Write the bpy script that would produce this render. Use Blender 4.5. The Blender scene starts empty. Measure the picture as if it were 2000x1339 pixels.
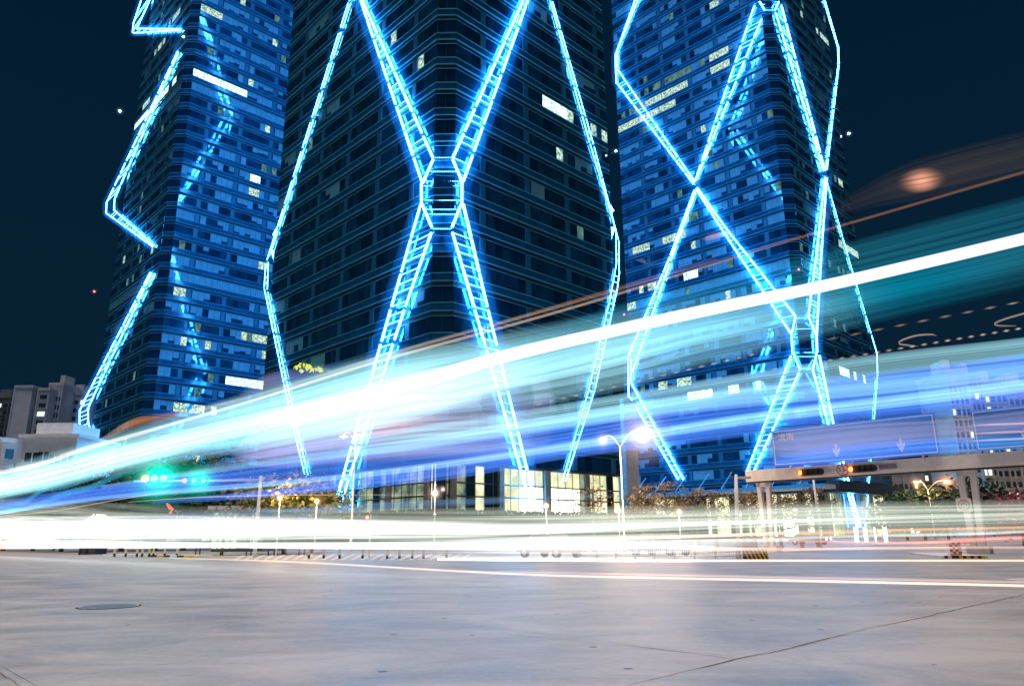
import bpy, bmesh, math, random
from mathutils import Vector, Matrix
random.seed(7)
V = Vector
sc = bpy.context.scene
COL = sc.collection

# ------------------------------------------------------------------ camera
F = 1416.0                       # focal length in pixels of a 2000 px wide frame
EYE = V((0.0, 0.0, 1.4))
_up = V((-48.0, 5349.5, -F)).normalized()
_fw = V((0, 0, -1)); _y = (_fw - _fw.dot(_up) * _up).normalized(); _x = _y.cross(_up)
ROT = Matrix((_x, _y, _up))      # camera space -> world space
cam_d = bpy.data.cameras.new('camera'); cam = bpy.data.objects.new('camera', cam_d); COL.objects.link(cam)
cam_d.sensor_width = 36.0; cam_d.lens = F / 2000 * 36.0; cam_d.clip_start = 0.1; cam_d.clip_end = 3000
cam.matrix_world = Matrix.Translation(EYE) @ ROT.to_4x4()
sc.camera = cam

# ------------------------------------------------------------------ world: clear night sky over a city
w = bpy.data.worlds.new('World'); sc.world = w; w.use_nodes = True
nt = w.node_tree; nt.nodes.clear()
wo = nt.nodes.new('ShaderNodeOutputWorld'); bg = nt.nodes.new('ShaderNodeBackground')
tc = nt.nodes.new('ShaderNodeTexCoord'); sp = nt.nodes.new('ShaderNodeSeparateXYZ'); cr = nt.nodes.new('ShaderNodeValToRGB')
nt.links.new(tc.outputs['Generated'], sp.inputs[0]); nt.links.new(sp.outputs['Z'], cr.inputs[0])
cr.color_ramp.elements[0].position = 0.0; cr.color_ramp.elements[0].color = (0.0030, 0.017, 0.036, 1)
cr.color_ramp.elements[1].position = 0.7; cr.color_ramp.elements[1].color = (0.0008, 0.0105, 0.027, 1)
nt.links.new(cr.outputs[0], bg.inputs[0]); bg.inputs[1].default_value = 1.0
nt.links.new(bg.outputs[0], wo.inputs[0])
# broad warm fill added nearly overhead, standing in for city light on the road
sd = bpy.data.lights.new('city_fill', 'SUN'); sd.energy = 3.0; sd.angle = math.radians(25); sd.color = (1.0, 0.82, 0.70)
so = bpy.data.objects.new('city_fill', sd); COL.objects.link(so)
so.rotation_euler = V((0.08, 0.12, -1.0)).to_track_quat('-Z', 'Y').to_euler()
vs = sc.view_settings; vs.view_transform = 'Standard'; vs.look = 'None'; vs.exposure = 0.0; vs.gamma = 1.0
try: vs.use_curve_mapping = False
except Exception: pass
cy = sc.cycles
cy.use_denoising = True; cy.max_bounces = 6; cy.diffuse_bounces = 2; cy.glossy_bounces = 3
cy.transparent_max_bounces = 128; cy.sample_clamp_indirect = 4.0; cy.sample_clamp_direct = 0.0
cy.caustics_reflective = False; cy.caustics_refractive = False

# ------------------------------------------------------------------ laying out: from the photograph's pixel to a place
def ray(x, y): return (ROT @ V((x - 1000.0, 669.5 - y, -F))).normalized()
def at_plane(x, y, p, n):
    d = ray(x, y); return EYE + d * ((p - EYE).dot(n) / d.dot(n))
def at_z(x, y, z): return at_plane(x, y, V((0, 0, z)), V((0, 0, 1)))
def at_d(x, y, D): return at_plane(x, y, V((0, D, 0)), V((0, 1, 0)))
def ground(x, y): return at_z(x, y, 0.0)
ROTI = ROT.transposed()
def project(p):
    c = ROTI @ (p - EYE)
    if c.z > -0.1: return (-9999, -9999, 1)
    return (1000 + F * c.x / -c.z, 669.5 - F * c.y / -c.z, -c.z)
_l = ray(-430, 1049); L = V((_l.x, _l.y, 0)).normalized()     # street grid, left and away
R = V((-L.y * -1, L.x * -1, 0)); R = V((L.y, -L.x, 0))         # street grid, right and away
UP = V((0, 0, 1))

# ------------------------------------------------------------------ materials
MATS = {}
def mat(name, col, rough=0.6, metal=0.0, noise=0.0, nscale=5.0, coat=0.0, emit=None, estr=0.0, bump=0.0, spec=0.5, sampling=None):
    if name in MATS: return MATS[name]
    m = bpy.data.materials.new(name); m.use_nodes = True; t = m.node_tree; b = t.nodes['Principled BSDF']
    b.inputs['Base Color'].default_value = (*col, 1); b.inputs['Roughness'].default_value = rough
    b.inputs['Metallic'].default_value = metal; b.inputs['Coat Weight'].default_value = coat; b.inputs['Coat Roughness'].default_value = 0.02; b.inputs['Coat IOR'].default_value = 1.5 if coat < .8 or name.startswith('car') else 2.1
    b.inputs['Specular IOR Level'].default_value = spec
    if emit: b.inputs['Emission Color'].default_value = (*emit, 1); b.inputs['Emission Strength'].default_value = estr
    if noise or bump:
        n = t.nodes.new('ShaderNodeTexNoise'); n.inputs['Scale'].default_value = nscale; n.inputs['Detail'].default_value = 5
        g = t.nodes.new('ShaderNodeNewGeometry'); t.links.new(g.outputs['Position'], n.inputs['Vector'])
        if noise:
            r = t.nodes.new('ShaderNodeValToRGB')
            r.color_ramp.elements[0].position = 0.3; r.color_ramp.elements[1].position = 0.7
            r.color_ramp.elements[0].color = (*[c * (1 - noise) for c in col], 1)
            r.color_ramp.elements[1].color = (*[min(1, c * (1 + noise)) for c in col], 1)
            t.links.new(n.outputs[0], r.inputs[0]); t.links.new(r.outputs[0], b.inputs['Base Color'])
        if bump:
            bp = t.nodes.new('ShaderNodeBump'); bp.inputs['Strength'].default_value = bump; bp.inputs['Distance'].default_value = 0.02
            t.links.new(n.outputs[0], bp.inputs['Height']); t.links.new(bp.outputs[0], b.inputs['Normal'])
    if sampling: m.cycles.emission_sampling = sampling
    MATS[name] = m; return m
def emis(name, col, strength, sampling='AUTO', noise=0.0, nscale=1.0, col2=None):
    if name in MATS: return MATS[name]
    m = bpy.data.materials.new(name); m.use_nodes = True; t = m.node_tree; t.nodes.clear()
    o = t.nodes.new('ShaderNodeOutputMaterial'); e = t.nodes.new('ShaderNodeEmission')
    e.inputs[0].default_value = (*col, 1); e.inputs[1].default_value = strength
    if noise:
        n = t.nodes.new('ShaderNodeTexNoise'); n.inputs['Scale'].default_value = nscale; n.inputs['Detail'].default_value = 4
        g = t.nodes.new('ShaderNodeNewGeometry'); t.links.new(g.outputs['Position'], n.inputs['Vector'])
        r = t.nodes.new('ShaderNodeValToRGB'); r.color_ramp.elements[0].position = 0.35; r.color_ramp.elements[1].position = 0.65
        c2 = col2 or [c * (1 - noise) for c in col]
        r.color_ramp.elements[0].color = (*c2, 1); r.color_ramp.elements[1].color = (*col, 1)
        t.links.new(n.outputs[0], r.inputs[0]); t.links.new(r.outputs[0], e.inputs[0])
    t.links.new(e.outputs[0], o.inputs[0]); m.cycles.emission_sampling = sampling
    MATS[name] = m; return m

M_core   = mat('tower_core', (0.003, 0.03, 0.07), 0.6)
M_pane   = mat('vision_glass', (0.004, 0.08, 0.20), 0.02, 0.35, noise=0.35, nscale=0.35, spec=1.0)
M_pane2  = mat('vision_glass_dark', (0.002, 0.045, 0.125), 0.02, 0.35, noise=0.3, nscale=0.4, spec=1.0)
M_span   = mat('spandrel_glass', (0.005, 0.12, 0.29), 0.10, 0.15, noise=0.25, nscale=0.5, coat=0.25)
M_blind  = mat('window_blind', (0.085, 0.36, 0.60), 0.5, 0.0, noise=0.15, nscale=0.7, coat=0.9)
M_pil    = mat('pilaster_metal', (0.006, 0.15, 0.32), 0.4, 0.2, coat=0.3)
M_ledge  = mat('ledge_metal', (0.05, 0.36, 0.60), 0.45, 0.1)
M_mull   = mat('mullion_metal', (0.10, 0.13, 0.15), 0.35, 0.7)
M_lit    = emis('lit_window', (0.78, 1.0, 0.80), 1.15, 'NONE', noise=0.6, nscale=1.9, col2=(0.05, 0.20, 0.20))
M_litb   = emis('bright_lit_window', (0.80, 1.0, 0.93), 2.2, 'NONE', noise=0.4, nscale=1.8, col2=(0.12, 0.34, 0.30))
M_litd   = emis('dim_lit_window', (0.30, 0.62, 0.55), 0.5, 'NONE', noise=0.8, nscale=0.9, col2=(0.03, 0.14, 0.17))
M_led    = emis('blue_led', (0.05, 0.46, 1.0), 40.0, 'AUTO')
M_ledd   = emis('blue_led_dots', (0.12, 0.62, 1.0), 8.0, 'NONE')

def glow_mat(name, col, k):  # emission-only volume that imitates camera bloom around a light
    m = bpy.data.materials.new(name); m.use_nodes = True; t = m.node_tree; t.nodes.clear()
    o = t.nodes.new('ShaderNodeOutputMaterial'); e = t.nodes.new('ShaderNodeEmission')
    e.inputs[0].default_value = (*col, 1); e.inputs[1].default_value = k
    t.links.new(e.outputs[0], o.inputs['Volume']); return m
M_halo = glow_mat('bloom_inner', (0.03, 0.33, 1.0), 0.42)
M_halo2 = glow_mat('bloom_outer', (0.01, 0.17, 0.75), 0.13)

# ------------------------------------------------------------------ mesh helpers
class MB:
    def __init__(s): s.v = []; s.f = []
    def box(s, o, a, b, c):      # corner and three edge vectors
        i = len(s.v)
        for k in (o, o + a, o + a + b, o + b, o + c, o + a + c, o + a + b + c, o + b + c): s.v.append(k)
        fl = ((0, 3, 2, 1), (4, 5, 6, 7), (0, 1, 5, 4), (1, 2, 6, 5), (2, 3, 7, 6), (3, 0, 4, 7))
        if a.cross(b).dot(c) < 0: fl = tuple(tuple(reversed(q)) for q in fl)
        for q in fl: s.f.append(tuple(i + j for j in q))
    def cbox(s, c, a, b, d): s.box(c - (a + b + d) / 2, a, b, d)
    def tube(s, pts, rads, n=6, cap=True):
        i = len(s.v); P = [V(p) for p in pts]
        if not hasattr(rads, '__len__'): rads = [rads] * len(P)
        for k, p in enumerate(P):
            t = (P[min(k + 1, len(P) - 1)] - P[max(k - 1, 0)]).normalized()
            u = t.cross(UP) if abs(t.z) < 0.95 else t.cross(V((1, 0, 0))); u.normalize(); vv = t.cross(u)
            for j in range(n):
                a = 2 * math.pi * (j + .5) / n
                s.v.append(p + (u * math.cos(a) + vv * math.sin(a)) * rads[k])
        for k in range(len(P) - 1):
            for j in range(n):
                a = i + k * n + j; b = i + k * n + (j + 1) % n
                s.f.append((a, b, b + n, a + n))
        if cap:
            s.f.append(tuple(i + j for j in reversed(range(n)))); s.f.append(tuple(i + (len(P) - 1) * n + j for j in range(n)))
    def ball(s, c, r, n=8, m=5, sz=1.0):
        i = len(s.v)
        for a in range(m + 1):
            th = math.pi * a / m
            for b in range(n):
                ph = 2 * math.pi * b / n
                s.v.append(c + V((math.sin(th) * math.cos(ph) * r, math.sin(th) * math.sin(ph) * r, math.cos(th) * r * sz)))
        for a in range(m):
            for b in range(n):
                s.f.append((i + a * n + b, i + (a + 1) * n + b, i + (a + 1) * n + (b + 1) % n, i + a * n + (b + 1) % n))
    def octa(s, c, r):
        i = len(s.v)
        for d in ((1, 0, 0), (0, 1, 0), (-1, 0, 0), (0, -1, 0), (0, 0, 1), (0, 0, -1)): s.v.append(c + V(d) * r)
        for a, b in ((0, 1), (1, 2), (2, 3), (3, 0)): s.f.append((i + a, i + b, i + 4)); s.f.append((i + b, i + a, i + 5))
    def prism(s, pts, d):        # planar outline extruded by d
        i = len(s.v); n = len(pts)
        for p in pts: s.v.append(V(p))
        for p in pts: s.v.append(V(p) + d)
        s.f.append(tuple(i + j for j in reversed(range(n)))); s.f.append(tuple(i + n + j for j in range(n)))
        for j in range(n): s.f.append((i + j, i + (j + 1) % n, i + n + (j + 1) % n, i + n + j))
    def mesh(s, name, m, org=V((0, 0, 0)), smooth=False):
        me = bpy.data.meshes.new(name); me.from_pydata([tuple(p - org) for p in s.v], [], s.f); me.update()
        if m: me.materials.append(m)
        if smooth:
            for p in me.polygons: p.use_smooth = True
        return me
    def build(s, name, m, parent=None, smooth=False, stuff=False, fix=True):
        org = V(parent['_w']) if parent else V((0, 0, 0))
        o = bpy.data.objects.new(name, s.mesh(name, m, org, smooth)); COL.objects.link(o)
        if parent: o.parent = parent; o['_w'] = tuple(parent['_w'])
        if stuff: o['kind'] = 'stuff'
        return o
def thing(name, loc, label, cat, group=None):
    o = bpy.data.objects.new(name, None); COL.objects.link(o); o.location = loc; o.empty_display_size = 0.3
    o['_w'] = tuple(loc); o['label'] = label; o['category'] = cat
    if group: o['group'] = group
    return o
def tag(o, label, cat, group=None):
    o['label'] = label; o['category'] = cat
    if group: o['group'] = group
    return o
def struct(o): o['kind'] = 'structure'; return o
def inst(name, me, parent, wloc, rot=None):
    o = bpy.data.objects.new(name, me); COL.objects.link(o); o.parent = parent
    o.location = wloc - V(parent['_w'])
    if rot is not None: o.rotation_mode = 'QUATERNION'; o.rotation_quaternion = rot
    return o
def lamp_light(name, parent, loc, energy, col, r=0.2):
    d = bpy.data.lights.new(name, 'POINT'); d.energy = energy; d.color = col; d.shadow_soft_size = r
    o = bpy.data.objects.new(name, d); COL.objects.link(o); o.parent = parent; o.location = loc - V(parent['_w']); return o

# ------------------------------------------------------------------ ground, road slabs
def M_road():
    m = bpy.data.materials.new('road_concrete'); m.use_nodes = True; t = m.node_tree; b = t.nodes['Principled BSDF']
    g = t.nodes.new('ShaderNodeNewGeometry')
    def nz(scale, detail=6, rough=0.6, vec=None):
        n = t.nodes.new('ShaderNodeTexNoise'); n.inputs['Scale'].default_value = scale; n.inputs['Detail'].default_value = detail
        n.inputs['Roughness'].default_value = rough; t.links.new(vec or g.outputs['Position'], n.inputs['Vector']); return n
    mp = t.nodes.new('ShaderNodeMapping'); mp.inputs['Rotation'].default_value = (0, 0, -math.atan2(L.y, L.x)); mp.inputs['Scale'].default_value = (0.55, 1.0, 1)
    t.links.new(g.outputs['Position'], mp.inputs[0])
    a = nz(0.75, 10, 0.66, mp.outputs[0]); a.inputs['Distortion'].default_value = 0.6; bb = nz(9, 8, 0.7); c = nz(60, 3, 0.6)
    r = t.nodes.new('ShaderNodeValToRGB'); r.color_ramp.elements[0].position = 0.33; r.color_ramp.elements[1].position = 0.60
    r.color_ramp.elements[0].color = (0.20, 0.202, 0.205, 1); r.color_ramp.elements[1].color = (0.46, 0.425, 0.40, 1)
    mx = t.nodes.new('ShaderNodeMix'); mx.data_type = 'FLOAT'; mx.inputs[0].default_value = 0.22
    t.links.new(a.outputs[0], mx.inputs[2]); t.links.new(bb.outputs[0], mx.inputs[3]); t.links.new(mx.outputs[0], r.inputs[0])
    # dark gum spots and pale paint flecks
    vo = t.nodes.new('ShaderNodeTexVoronoi'); vo.inputs['Scale'].default_value = 1.1; t.links.new(g.outputs['Position'], vo.inputs['Vector'])
    lt = t.nodes.new('ShaderNodeMath'); lt.operation = 'LESS_THAN'; lt.inputs[1].default_value = 0.06; t.links.new(vo.outputs['Distance'], lt.inputs[0])
    m2 = t.nodes.new('ShaderNodeMix'); m2.data_type = 'RGBA'; t.links.new(lt.outputs[0], m2.inputs[0]); t.links.new(r.outputs[0], m2.inputs[6])
    m2.inputs[7].default_value = (0.06, 0.075, 0.09, 1)
    t.links.new(m2.outputs[2], b.inputs['Base Color'])
    rr = t.nodes.new('ShaderNodeMapRange'); rr.inputs[3].default_value = 0.36; rr.inputs[4].default_value = 0.68
    t.links.new(a.outputs[0], rr.inputs[0]); t.links.new(rr.outputs[0], b.inputs['Roughness'])
    bp = t.nodes.new('ShaderNodeBump'); bp.inputs['Strength'].default_value = 0.35; bp.inputs['Distance'].default_value = 0.006
    ad = t.nodes.new('ShaderNodeMath'); ad.operation = 'ADD'; t.links.new(bb.outputs[0], ad.inputs[0]); t.links.new(c.outputs[0], ad.inputs[1])
    t.links.new(ad.outputs[0], bp.inputs['Height']); t.links.new(bp.outputs[0], b.inputs['Normal'])
    return m
ROAD = M_road()
M_dirt = mat('joint_dirt', (0.05, 0.035, 0.025), 0.95, noise=0.4, nscale=20)
g = MB(); g.box(V((-1500, -200, -0.62)), V((3000, 0, 0)), V((0, 2700, 0)), V((0, 0, 0.6)))
GRD = struct(g.build('ground', mat('ground_base', (0.05, 0.045, 0.04), 0.9, noise=0.3, nscale=3)))
GRD['_w'] = (0, 0, 0)
# the road: concrete slabs laid on the street grid, joints left open
J = ground(1450, 1283)                          # a slab corner seen in the foreground
SA, SB = 4.6, 6.2                               # slab size along L and along R
slab_me = {}
def slab_mesh(a, b, gap=0.006):
    k = (round(a, 2), round(b, 2))
    if k not in slab_me:
        s = MB(); rng = random.Random(int(a * 100))
        n = 10; pts = []
        def jit(): return rng.uniform(-0.0035, 0.0035)
        cs = [V((0, 0, 0)) + L * gap / 2 + R * gap / 2, L * (a - gap / 2) + R * gap / 2, L * (a - gap / 2) + R * (b - gap / 2), L * gap / 2 + R * (b - gap / 2)]
        for i in range(4):
            p, q = cs[i], cs[(i + 1) % 4]
            for j in range(n): pts.append(p.lerp(q, j / n) + (L + R) * jit())
        s.prism([p + UP * -0.018 for p in pts], UP * 0.018)
        me = s.mesh('road_slab', ROAD)
        me.validate(); slab_me[k] = me
    return slab_me[k]
struct_road = MB(); struct_road.box(V((-400, -60, -0.0195)), V((900, 0, 0)), V((0, 300, 0)), V((0, 0, 0.0015)))
ROADO = struct(struct_road.build('road', M_dirt)); ROADO['_w'] = (0, 0, 0)
nsl = 0
far = MB()
def in_near(ia, ib): return -6 <= ia <= 9 and -7 <= ib <= 5
for ia in range(-6, 10):
    for ib in range(-7, 6):
        o = J + L * SA * ia + R * SB * ib; o.z = 0
        inst('road_slab', slab_mesh(SA, SB), ROADO, o)
# beyond the near slabs the same concrete as larger sheets around them
A0, A1, B0, B1 = -6 * SA, 10 * SA, -7 * SB, 6 * SB
def sheet(a0, a1, b0, b1):
    far.box(J + L * (a0 + .014) + R * (b0 + .014) - UP * (J.z + 0.018), L * (a1 - a0 - .028), R * (b1 - b0 - .028), UP * 0.018)
K0, K1 = -250, 250
sheet(K0, A0, K0, K1); sheet(A1, K1, K0, K1); sheet(A0, A1, K0, B0); sheet(A0, A1, B1, K1)
far.build('road_sheet', ROAD, ROADO)

# worn cracks along some joints
def crack(pts, w0, seed):
    rng = random.Random(seed); P = [ground(*p) for p in pts]; m = MB(); seg = []
    for a, b in zip(P, P[1:]):
        n_ = max(8, int((b - a).length / .07))
        for i in range(n_): seg.append(a.lerp(b, i / n_))
    seg.append(P[-1]); sd = (P[-1] - P[0]).normalized().cross(UP); wv = 0; of = 0; pr = None
    for p in seg:
        wv = max(.15, min(1.6, (wv or .8) + rng.gauss(0, .22))); of = of * .9 + rng.gauss(0, .006)
        a, b = p + sd * (of - w0 * wv), p + sd * (of + w0 * wv); a.z = b.z = .004
        i = len(m.v); m.v += [a, b]
        if pr is not None: m.f.append((pr, pr + 1, i + 1, i))
        pr = i
    m.build('road_crack', mat('crack_dirt', (0.15, 0.11, 0.075), 0.95, noise=0.6, nscale=25), ROADO)
crack([(1438, 1286), (1500, 1275), (1700, 1227), (2010, 1158)], .011, 1); crack([(1438, 1286), (1210, 1341)], .010, 2); crack([(990, 1238), (1230, 1262), (1438, 1286)], .007, 3)
crack([(-10, 1189), (145, 1184)], .014, 4); crack([(285, 1176), (430, 1167)], .012, 5); crack([(400, 1143), (800, 1132)], .014, 6); crack([(-5, 1310), (50, 1345)], .010, 7); crack([(380, 1212), (800, 1182)], .006, 8)

# ------------------------------------------------------------------ towers
FH = 4.2
def facade(parent, O, h, n, W, nf0, nf1, seed, panes, spans, blinds, ledges, pils, lit, blind_p=0.25, z0=0.0, mech=(), detail=True):
    rng = random.Random(seed)
    npan = int(W // 1.5); pw = W / npan
    chosen = []
    for sp_ in lit:
        x0, y0, x1, y1, hh, kk, pr = sp_; best = None
        for k in range(nf0, nf1):
            for i in range(npan):
                X, Y, dd = project(O + h * ((i + .5) * pw) + UP * (z0 + k * FH + 1.12))
                if abs(X - (x0 + x1) / 2) < 14 and -60 < Y:
                    e = abs(Y - (y0 + y1) / 2)
                    if e < 26 and (best is None or e < best[0]): best = (e, k)
        if best: chosen.append((x0, x1, best[1], kk, pr))
    for k in range(nf0, nf1):
        zf = z0 + k * FH
        for (zz, hh, pr) in ((2.25, .07, .16), (2.95, .09, .24), (4.10, .08, .20)):
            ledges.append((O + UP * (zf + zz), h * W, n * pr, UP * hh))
        run = 0; kind = 'p'
        for i in range(npan):
            po = O + h * (i * pw)
            spans.append((po + h * .03 + UP * (zf + 3.09) + n * .05, h * (pw - .06), UP * 0.98, n * .06))
            X, Y, dd = project(po + h * (pw / 2) + UP * (zf + 1.12)); lk = None
            for (x0, x1, k_, kk, pr) in chosen:
                if k_ == k and x0 <= X <= x1 and rng.random() < pr: lk = kk
            if i % 6 == 3 and k not in mech and not lk:
                pils.append((po + h * .1 + UP * (zf + 0.02), h * (pw - .5), UP * 2.2, n * .20)); continue
            c = po + h * (pw / 2) + UP * (zf + 1.12)
            if lk is None and rng.random() < 0.016 and detail: lk = rng.choice('ddda')
            if run <= 0: kind = 'b' if rng.random() < blind_p else 'p'; run = rng.randint(1, 5)
            run -= 1
            if k in mech: kind = 'b'
            if lk: panes.append((c, h, n, pw, 'lit' + lk, rng.random(), 1.0))
            elif kind == 'b':
                fr = 1.0 if (k in mech or rng.random() < .6) else rng.uniform(.45, .85)
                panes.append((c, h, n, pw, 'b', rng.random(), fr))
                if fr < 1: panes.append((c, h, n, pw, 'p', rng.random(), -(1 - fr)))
            else: panes.append((c, h, n, pw, 'p' if rng.random() < .6 else 'q', rng.random(), 1.0))
PM = {'p': 'M_pane', 'q': 'M_pane2', 'b': 'M_blind', 'lita': 'M_lit', 'litb': 'M_litb', 'litd': 'M_litd'}
def pane_geom(m, c, h, n, pw, fr, tx, ty):
    """fr>0: pane hung from the head, height 2.2*fr; fr<0: the lower remainder"""
    H = 2.2; hh = H * abs(fr); zc = (H - hh) / 2 if fr > 0 else -(H - hh) / 2
    a = h * (pw - .07) ; b = UP * (hh - .03); th = n * .05
    a = a + n * (ty * (pw)); b = b + n * (tx * hh)
    m.cbox(c + UP * zc + n * .075, a, b, th)
def view_score(c):
    X, Y, d = project(c)
    return (1.0 / (d * d)) if (-20 < X < 2020 and -20 < Y < 1000 and d > 0) else 0.0
def tower(name, label, C, WL, WR, floors, lit, blind_p, mech, seed, lobby=2, tilt=0.0016):
    base = V((C.x, C.y, 0))
    T = thing(name, base, label, 'tower')
    ch = 2.0
    # solid core behind the curtain wall
    z0 = 10.6
    H = z0 + floors * FH
    core = MB(); q = [C + L * ch, C + R * ch, C + R * WR, C + R * WR + L * WL, C + L * WL]
    core.prism([V((p.x, p.y, z0 - 0.3)) for p in q], UP * (H - z0 + 0.5)); core.build('wall', M_core, T)
    panes, spans, ledges, pils = [], [], [], []
    # street faces
    facade(T, V((C.x, C.y, 0)) + L * ch, L, -R, WL - ch, 0, floors, seed, panes, spans, None, ledges, pils, lit, blind_p[0], z0, mech)
    facade(T, V((C.x, C.y, 0)) + R * ch, R, -L, WR - ch, 0, floors, seed + 1, panes, spans, None, ledges, pils, lit, blind_p[1], z0, mech)
    nvis = len(panes), len(spans), len(ledges), len(pils)
    # rear faces, plainer
    facade(T, V((C.x, C.y, 0)) + R * WR, L, R, WL, 0, floors, seed + 2, panes, spans, None, ledges, pils, [], .2, z0, mech, False)
    facade(T, V((C.x, C.y, 0)) + L * WL, R, L, WR, 0, floors, seed + 3, panes, spans, None, ledges, pils, [], .2, z0, mech, False)
    # panes
    order = sorted(range(len(panes)), key=lambda i: -view_score(panes[i][0]) if i < nvis[0] else 0)
    top = set(order[:300]); rest = {}; cache = {}
    for i, (c, h, n, pw, kd, rv, fr) in enumerate(panes):
        rg = random.Random(seed * 7919 + i)
        tx, ty = rg.gauss(0, tilt), rg.gauss(0, tilt)
        if i in top:
            qx, qy = round(tx / .001) * .001, round(ty / .001) * .001
            key = (round(h.x, 2), round(pw, 3), kd, round(fr, 1), qx, qy)
            if key not in cache:
                m = MB(); pane_geom(m, V((0, 0, 0)), h, n, pw, round(fr, 1), qx, qy); cache[key] = m.mesh('window_pane', globals()[PM[kd]])
            inst('window_pane' if kd != 'b' else 'window_blind', cache[key], T, c)
        else:
            pane_geom(rest.setdefault(kd, MB()), c, h, n, pw, fr, tx, ty)
    for kd, m in rest.items(): m.build('window_blinds' if kd == 'b' else 'window_panes', globals()[PM[kd]], T, stuff=True)
    def split(lst, nv, nm, mm):
        order = sorted(range(len(lst)), key=lambda i: -view_score(lst[i][0] + lst[i][1] / 2) if i < nv else 0)
        top = set(order[:300] if view_score(lst[order[0]][0] + lst[order[0]][1] / 2) > 0 else []); rs = MB(); cc = {}
        for i, (o, a, b, c) in enumerate(lst):
            if i in top:
                key = tuple(round(x, 3) for vv in (a, b, c) for x in vv)
                if key not in cc:
                    m = MB(); m.box(V((0, 0, 0)), a, b, c); cc[key] = m.mesh(nm, mm)
                inst(nm, cc[key], T, o)
            else: rs.box(o, a, b, c)
        if rs.v: rs.build(nm + 's', mm, T, stuff=True)
    split(spans, nvis[1], 'spandrel_panel', M_span)
    split(ledges, nvis[2], 'ledge', M_ledge)
    split(pils, nvis[3], 'pilaster', M_pil)
    # chamfered corner
    P, Q = V((C.x, C.y, 0)) + L * ch, V((C.x, C.y, 0)) + R * ch
    cd = Q - P; cn = V((-cd.y, cd.x, 0)).normalized();
    if cn.dot(EYE - C) < 0: cn = -cn
    cm = {}
    for k in range(floors):
        zf = z0 + k * FH
        for (zz, hh, pr) in ((2.25, .07, .16), (2.95, .09, .24), (4.10, .08, .20)):
            key = ('l', zz)
            if key not in cm: m = MB(); m.box(V((0, 0, 0)), cd, cn * pr, UP * hh); cm[key] = m.mesh('corner_ledge', M_ledge)
            inst('corner_ledge', cm[key], T, P + UP * (zf + zz))
        for s_, hh, key, mm, nm in ((3.09, .98, 'cs', M_span, 'corner_panel'), (0.02, 2.2, 'cp', M_pane2, 'corner_pane')):
            for j in range(2):
                if key not in cm: m = MB(); m.box(V((0, 0, 0)), cd * .47, UP * hh, cn * .05); cm[key] = m.mesh(nm, mm)
                inst(nm, cm[key], T, P + cd * (.02 + .5 * j) + UP * (zf + s_))
    return T

# --- the three towers' corners, all on the same street grid
def corner(xh, D):
    u = (xh - 1000) / 1465.0
    return V((u * D, D, 0))
CC = corner(850, 91); CR = corner(1617, 168); CL = corner(247, 172)
WCL, WCR = 50.0, 37.5; WRL, WRR = 52.0, 42.0; WLL, WLR = 41.0, 42.0
litC = [(1062, 192, 1112, 222, 13, 'b', 1), (1112, 222, 1200, 272, 13, 'a', .75)]
litL = [(362, 153, 487, 187, 13, 'b', 1), (388, 28, 436, 36, 12, 'a', .9), (502, 72, 538, 80, 10, 'a', .5), (440, 150, 530, 185, 8, 'a', .35),
        (475, 333, 512, 342, 9, 'b', .7), (478, 362, 530, 378, 8, 'a', .5), (503, 258, 540, 266, 9, 'a', .7), (440, 742, 512, 762, 14, 'b', .95),
        (476, 660, 524, 672, 9, 'a', .8), (335, 662, 415, 680, 8, 'a', .6), (340, 572, 392, 582, 9, 'a', .5), (310, 795, 420, 810, 8, 'a', .5),
        (485, 505, 535, 515, 10, 'a', .5), (258, 243, 345, 148, 9, 'b', .85), (278, 205, 298, 172, 9, 'a', .8), (330, 30, 365, 5, 8, 'a', .6),
        (300, 90, 322, 65, 8, 'a', .7)]
litR = [(1385, 116, 1427, 97, 11, 'a', 1), (1388, 146, 1422, 130, 9, 'a', .9), (1255, 208, 1345, 166, 10, 'a', .85), (1235, 190, 1300, 160, 8, 'd', .6), (1300, 165, 1375, 128, 8, 'd', .8),
        (1205, 262, 1318, 208, 10, 'a', .9), (1200, 232, 1262, 202, 8, 'd', .7), (1236, 500, 1336, 474, 10, 'a', .7), (1338, 542, 1368, 532, 10, 'b', 1), (1248, 568, 1284, 558, 9, 'a', .9),
        (1208, 615, 1240, 600, 10, 'a', .8), (1345, 777, 1392, 768, 9, 'b', 1), (1424, 763, 1450, 756, 8, 'b', .9), (1290, 752, 1306, 746, 9, 'a', 1), (1320, 748, 1352, 740, 9, 'a', .6),
        (1475, 752, 1490, 748, 9, 'b', 1), (1585, 72, 1627, 96, 9, 'a', .5), (1633, 345, 1673, 378, 9, 'a', .8), (1628, 480, 1690, 505, 12, 'a', .8), (1635, 520, 1670, 540, 8, 'd', .8),
        (1640, 720, 1690, 740, 9, 'b', .4), (1395, 845, 1412, 838, 8, 'a', .8), (1380, 10, 1400, 4, 8, 'a', .8), (1548, 560, 1600, 580, 10, 'd', .6)]
TC = tower('office_tower', 'dark glass office tower in the middle, blue light ladders crossing at its corner', CC, WCL, WCR, 46, litC, (.10, .06), (), 11)
TR = tower('office_tower', 'blue glass office tower on the right with lit floors and two light ladder crosses', CR, WRL, WRR, 42, litR, (.42, .12), (13,), 23)
TL = tower('office_tower', 'blue glass office tower on the left with one bright lit floor and zigzag ladders', CL, WLL, WLR, 42, litL, (.10, .55), (13, 26), 37)

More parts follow.
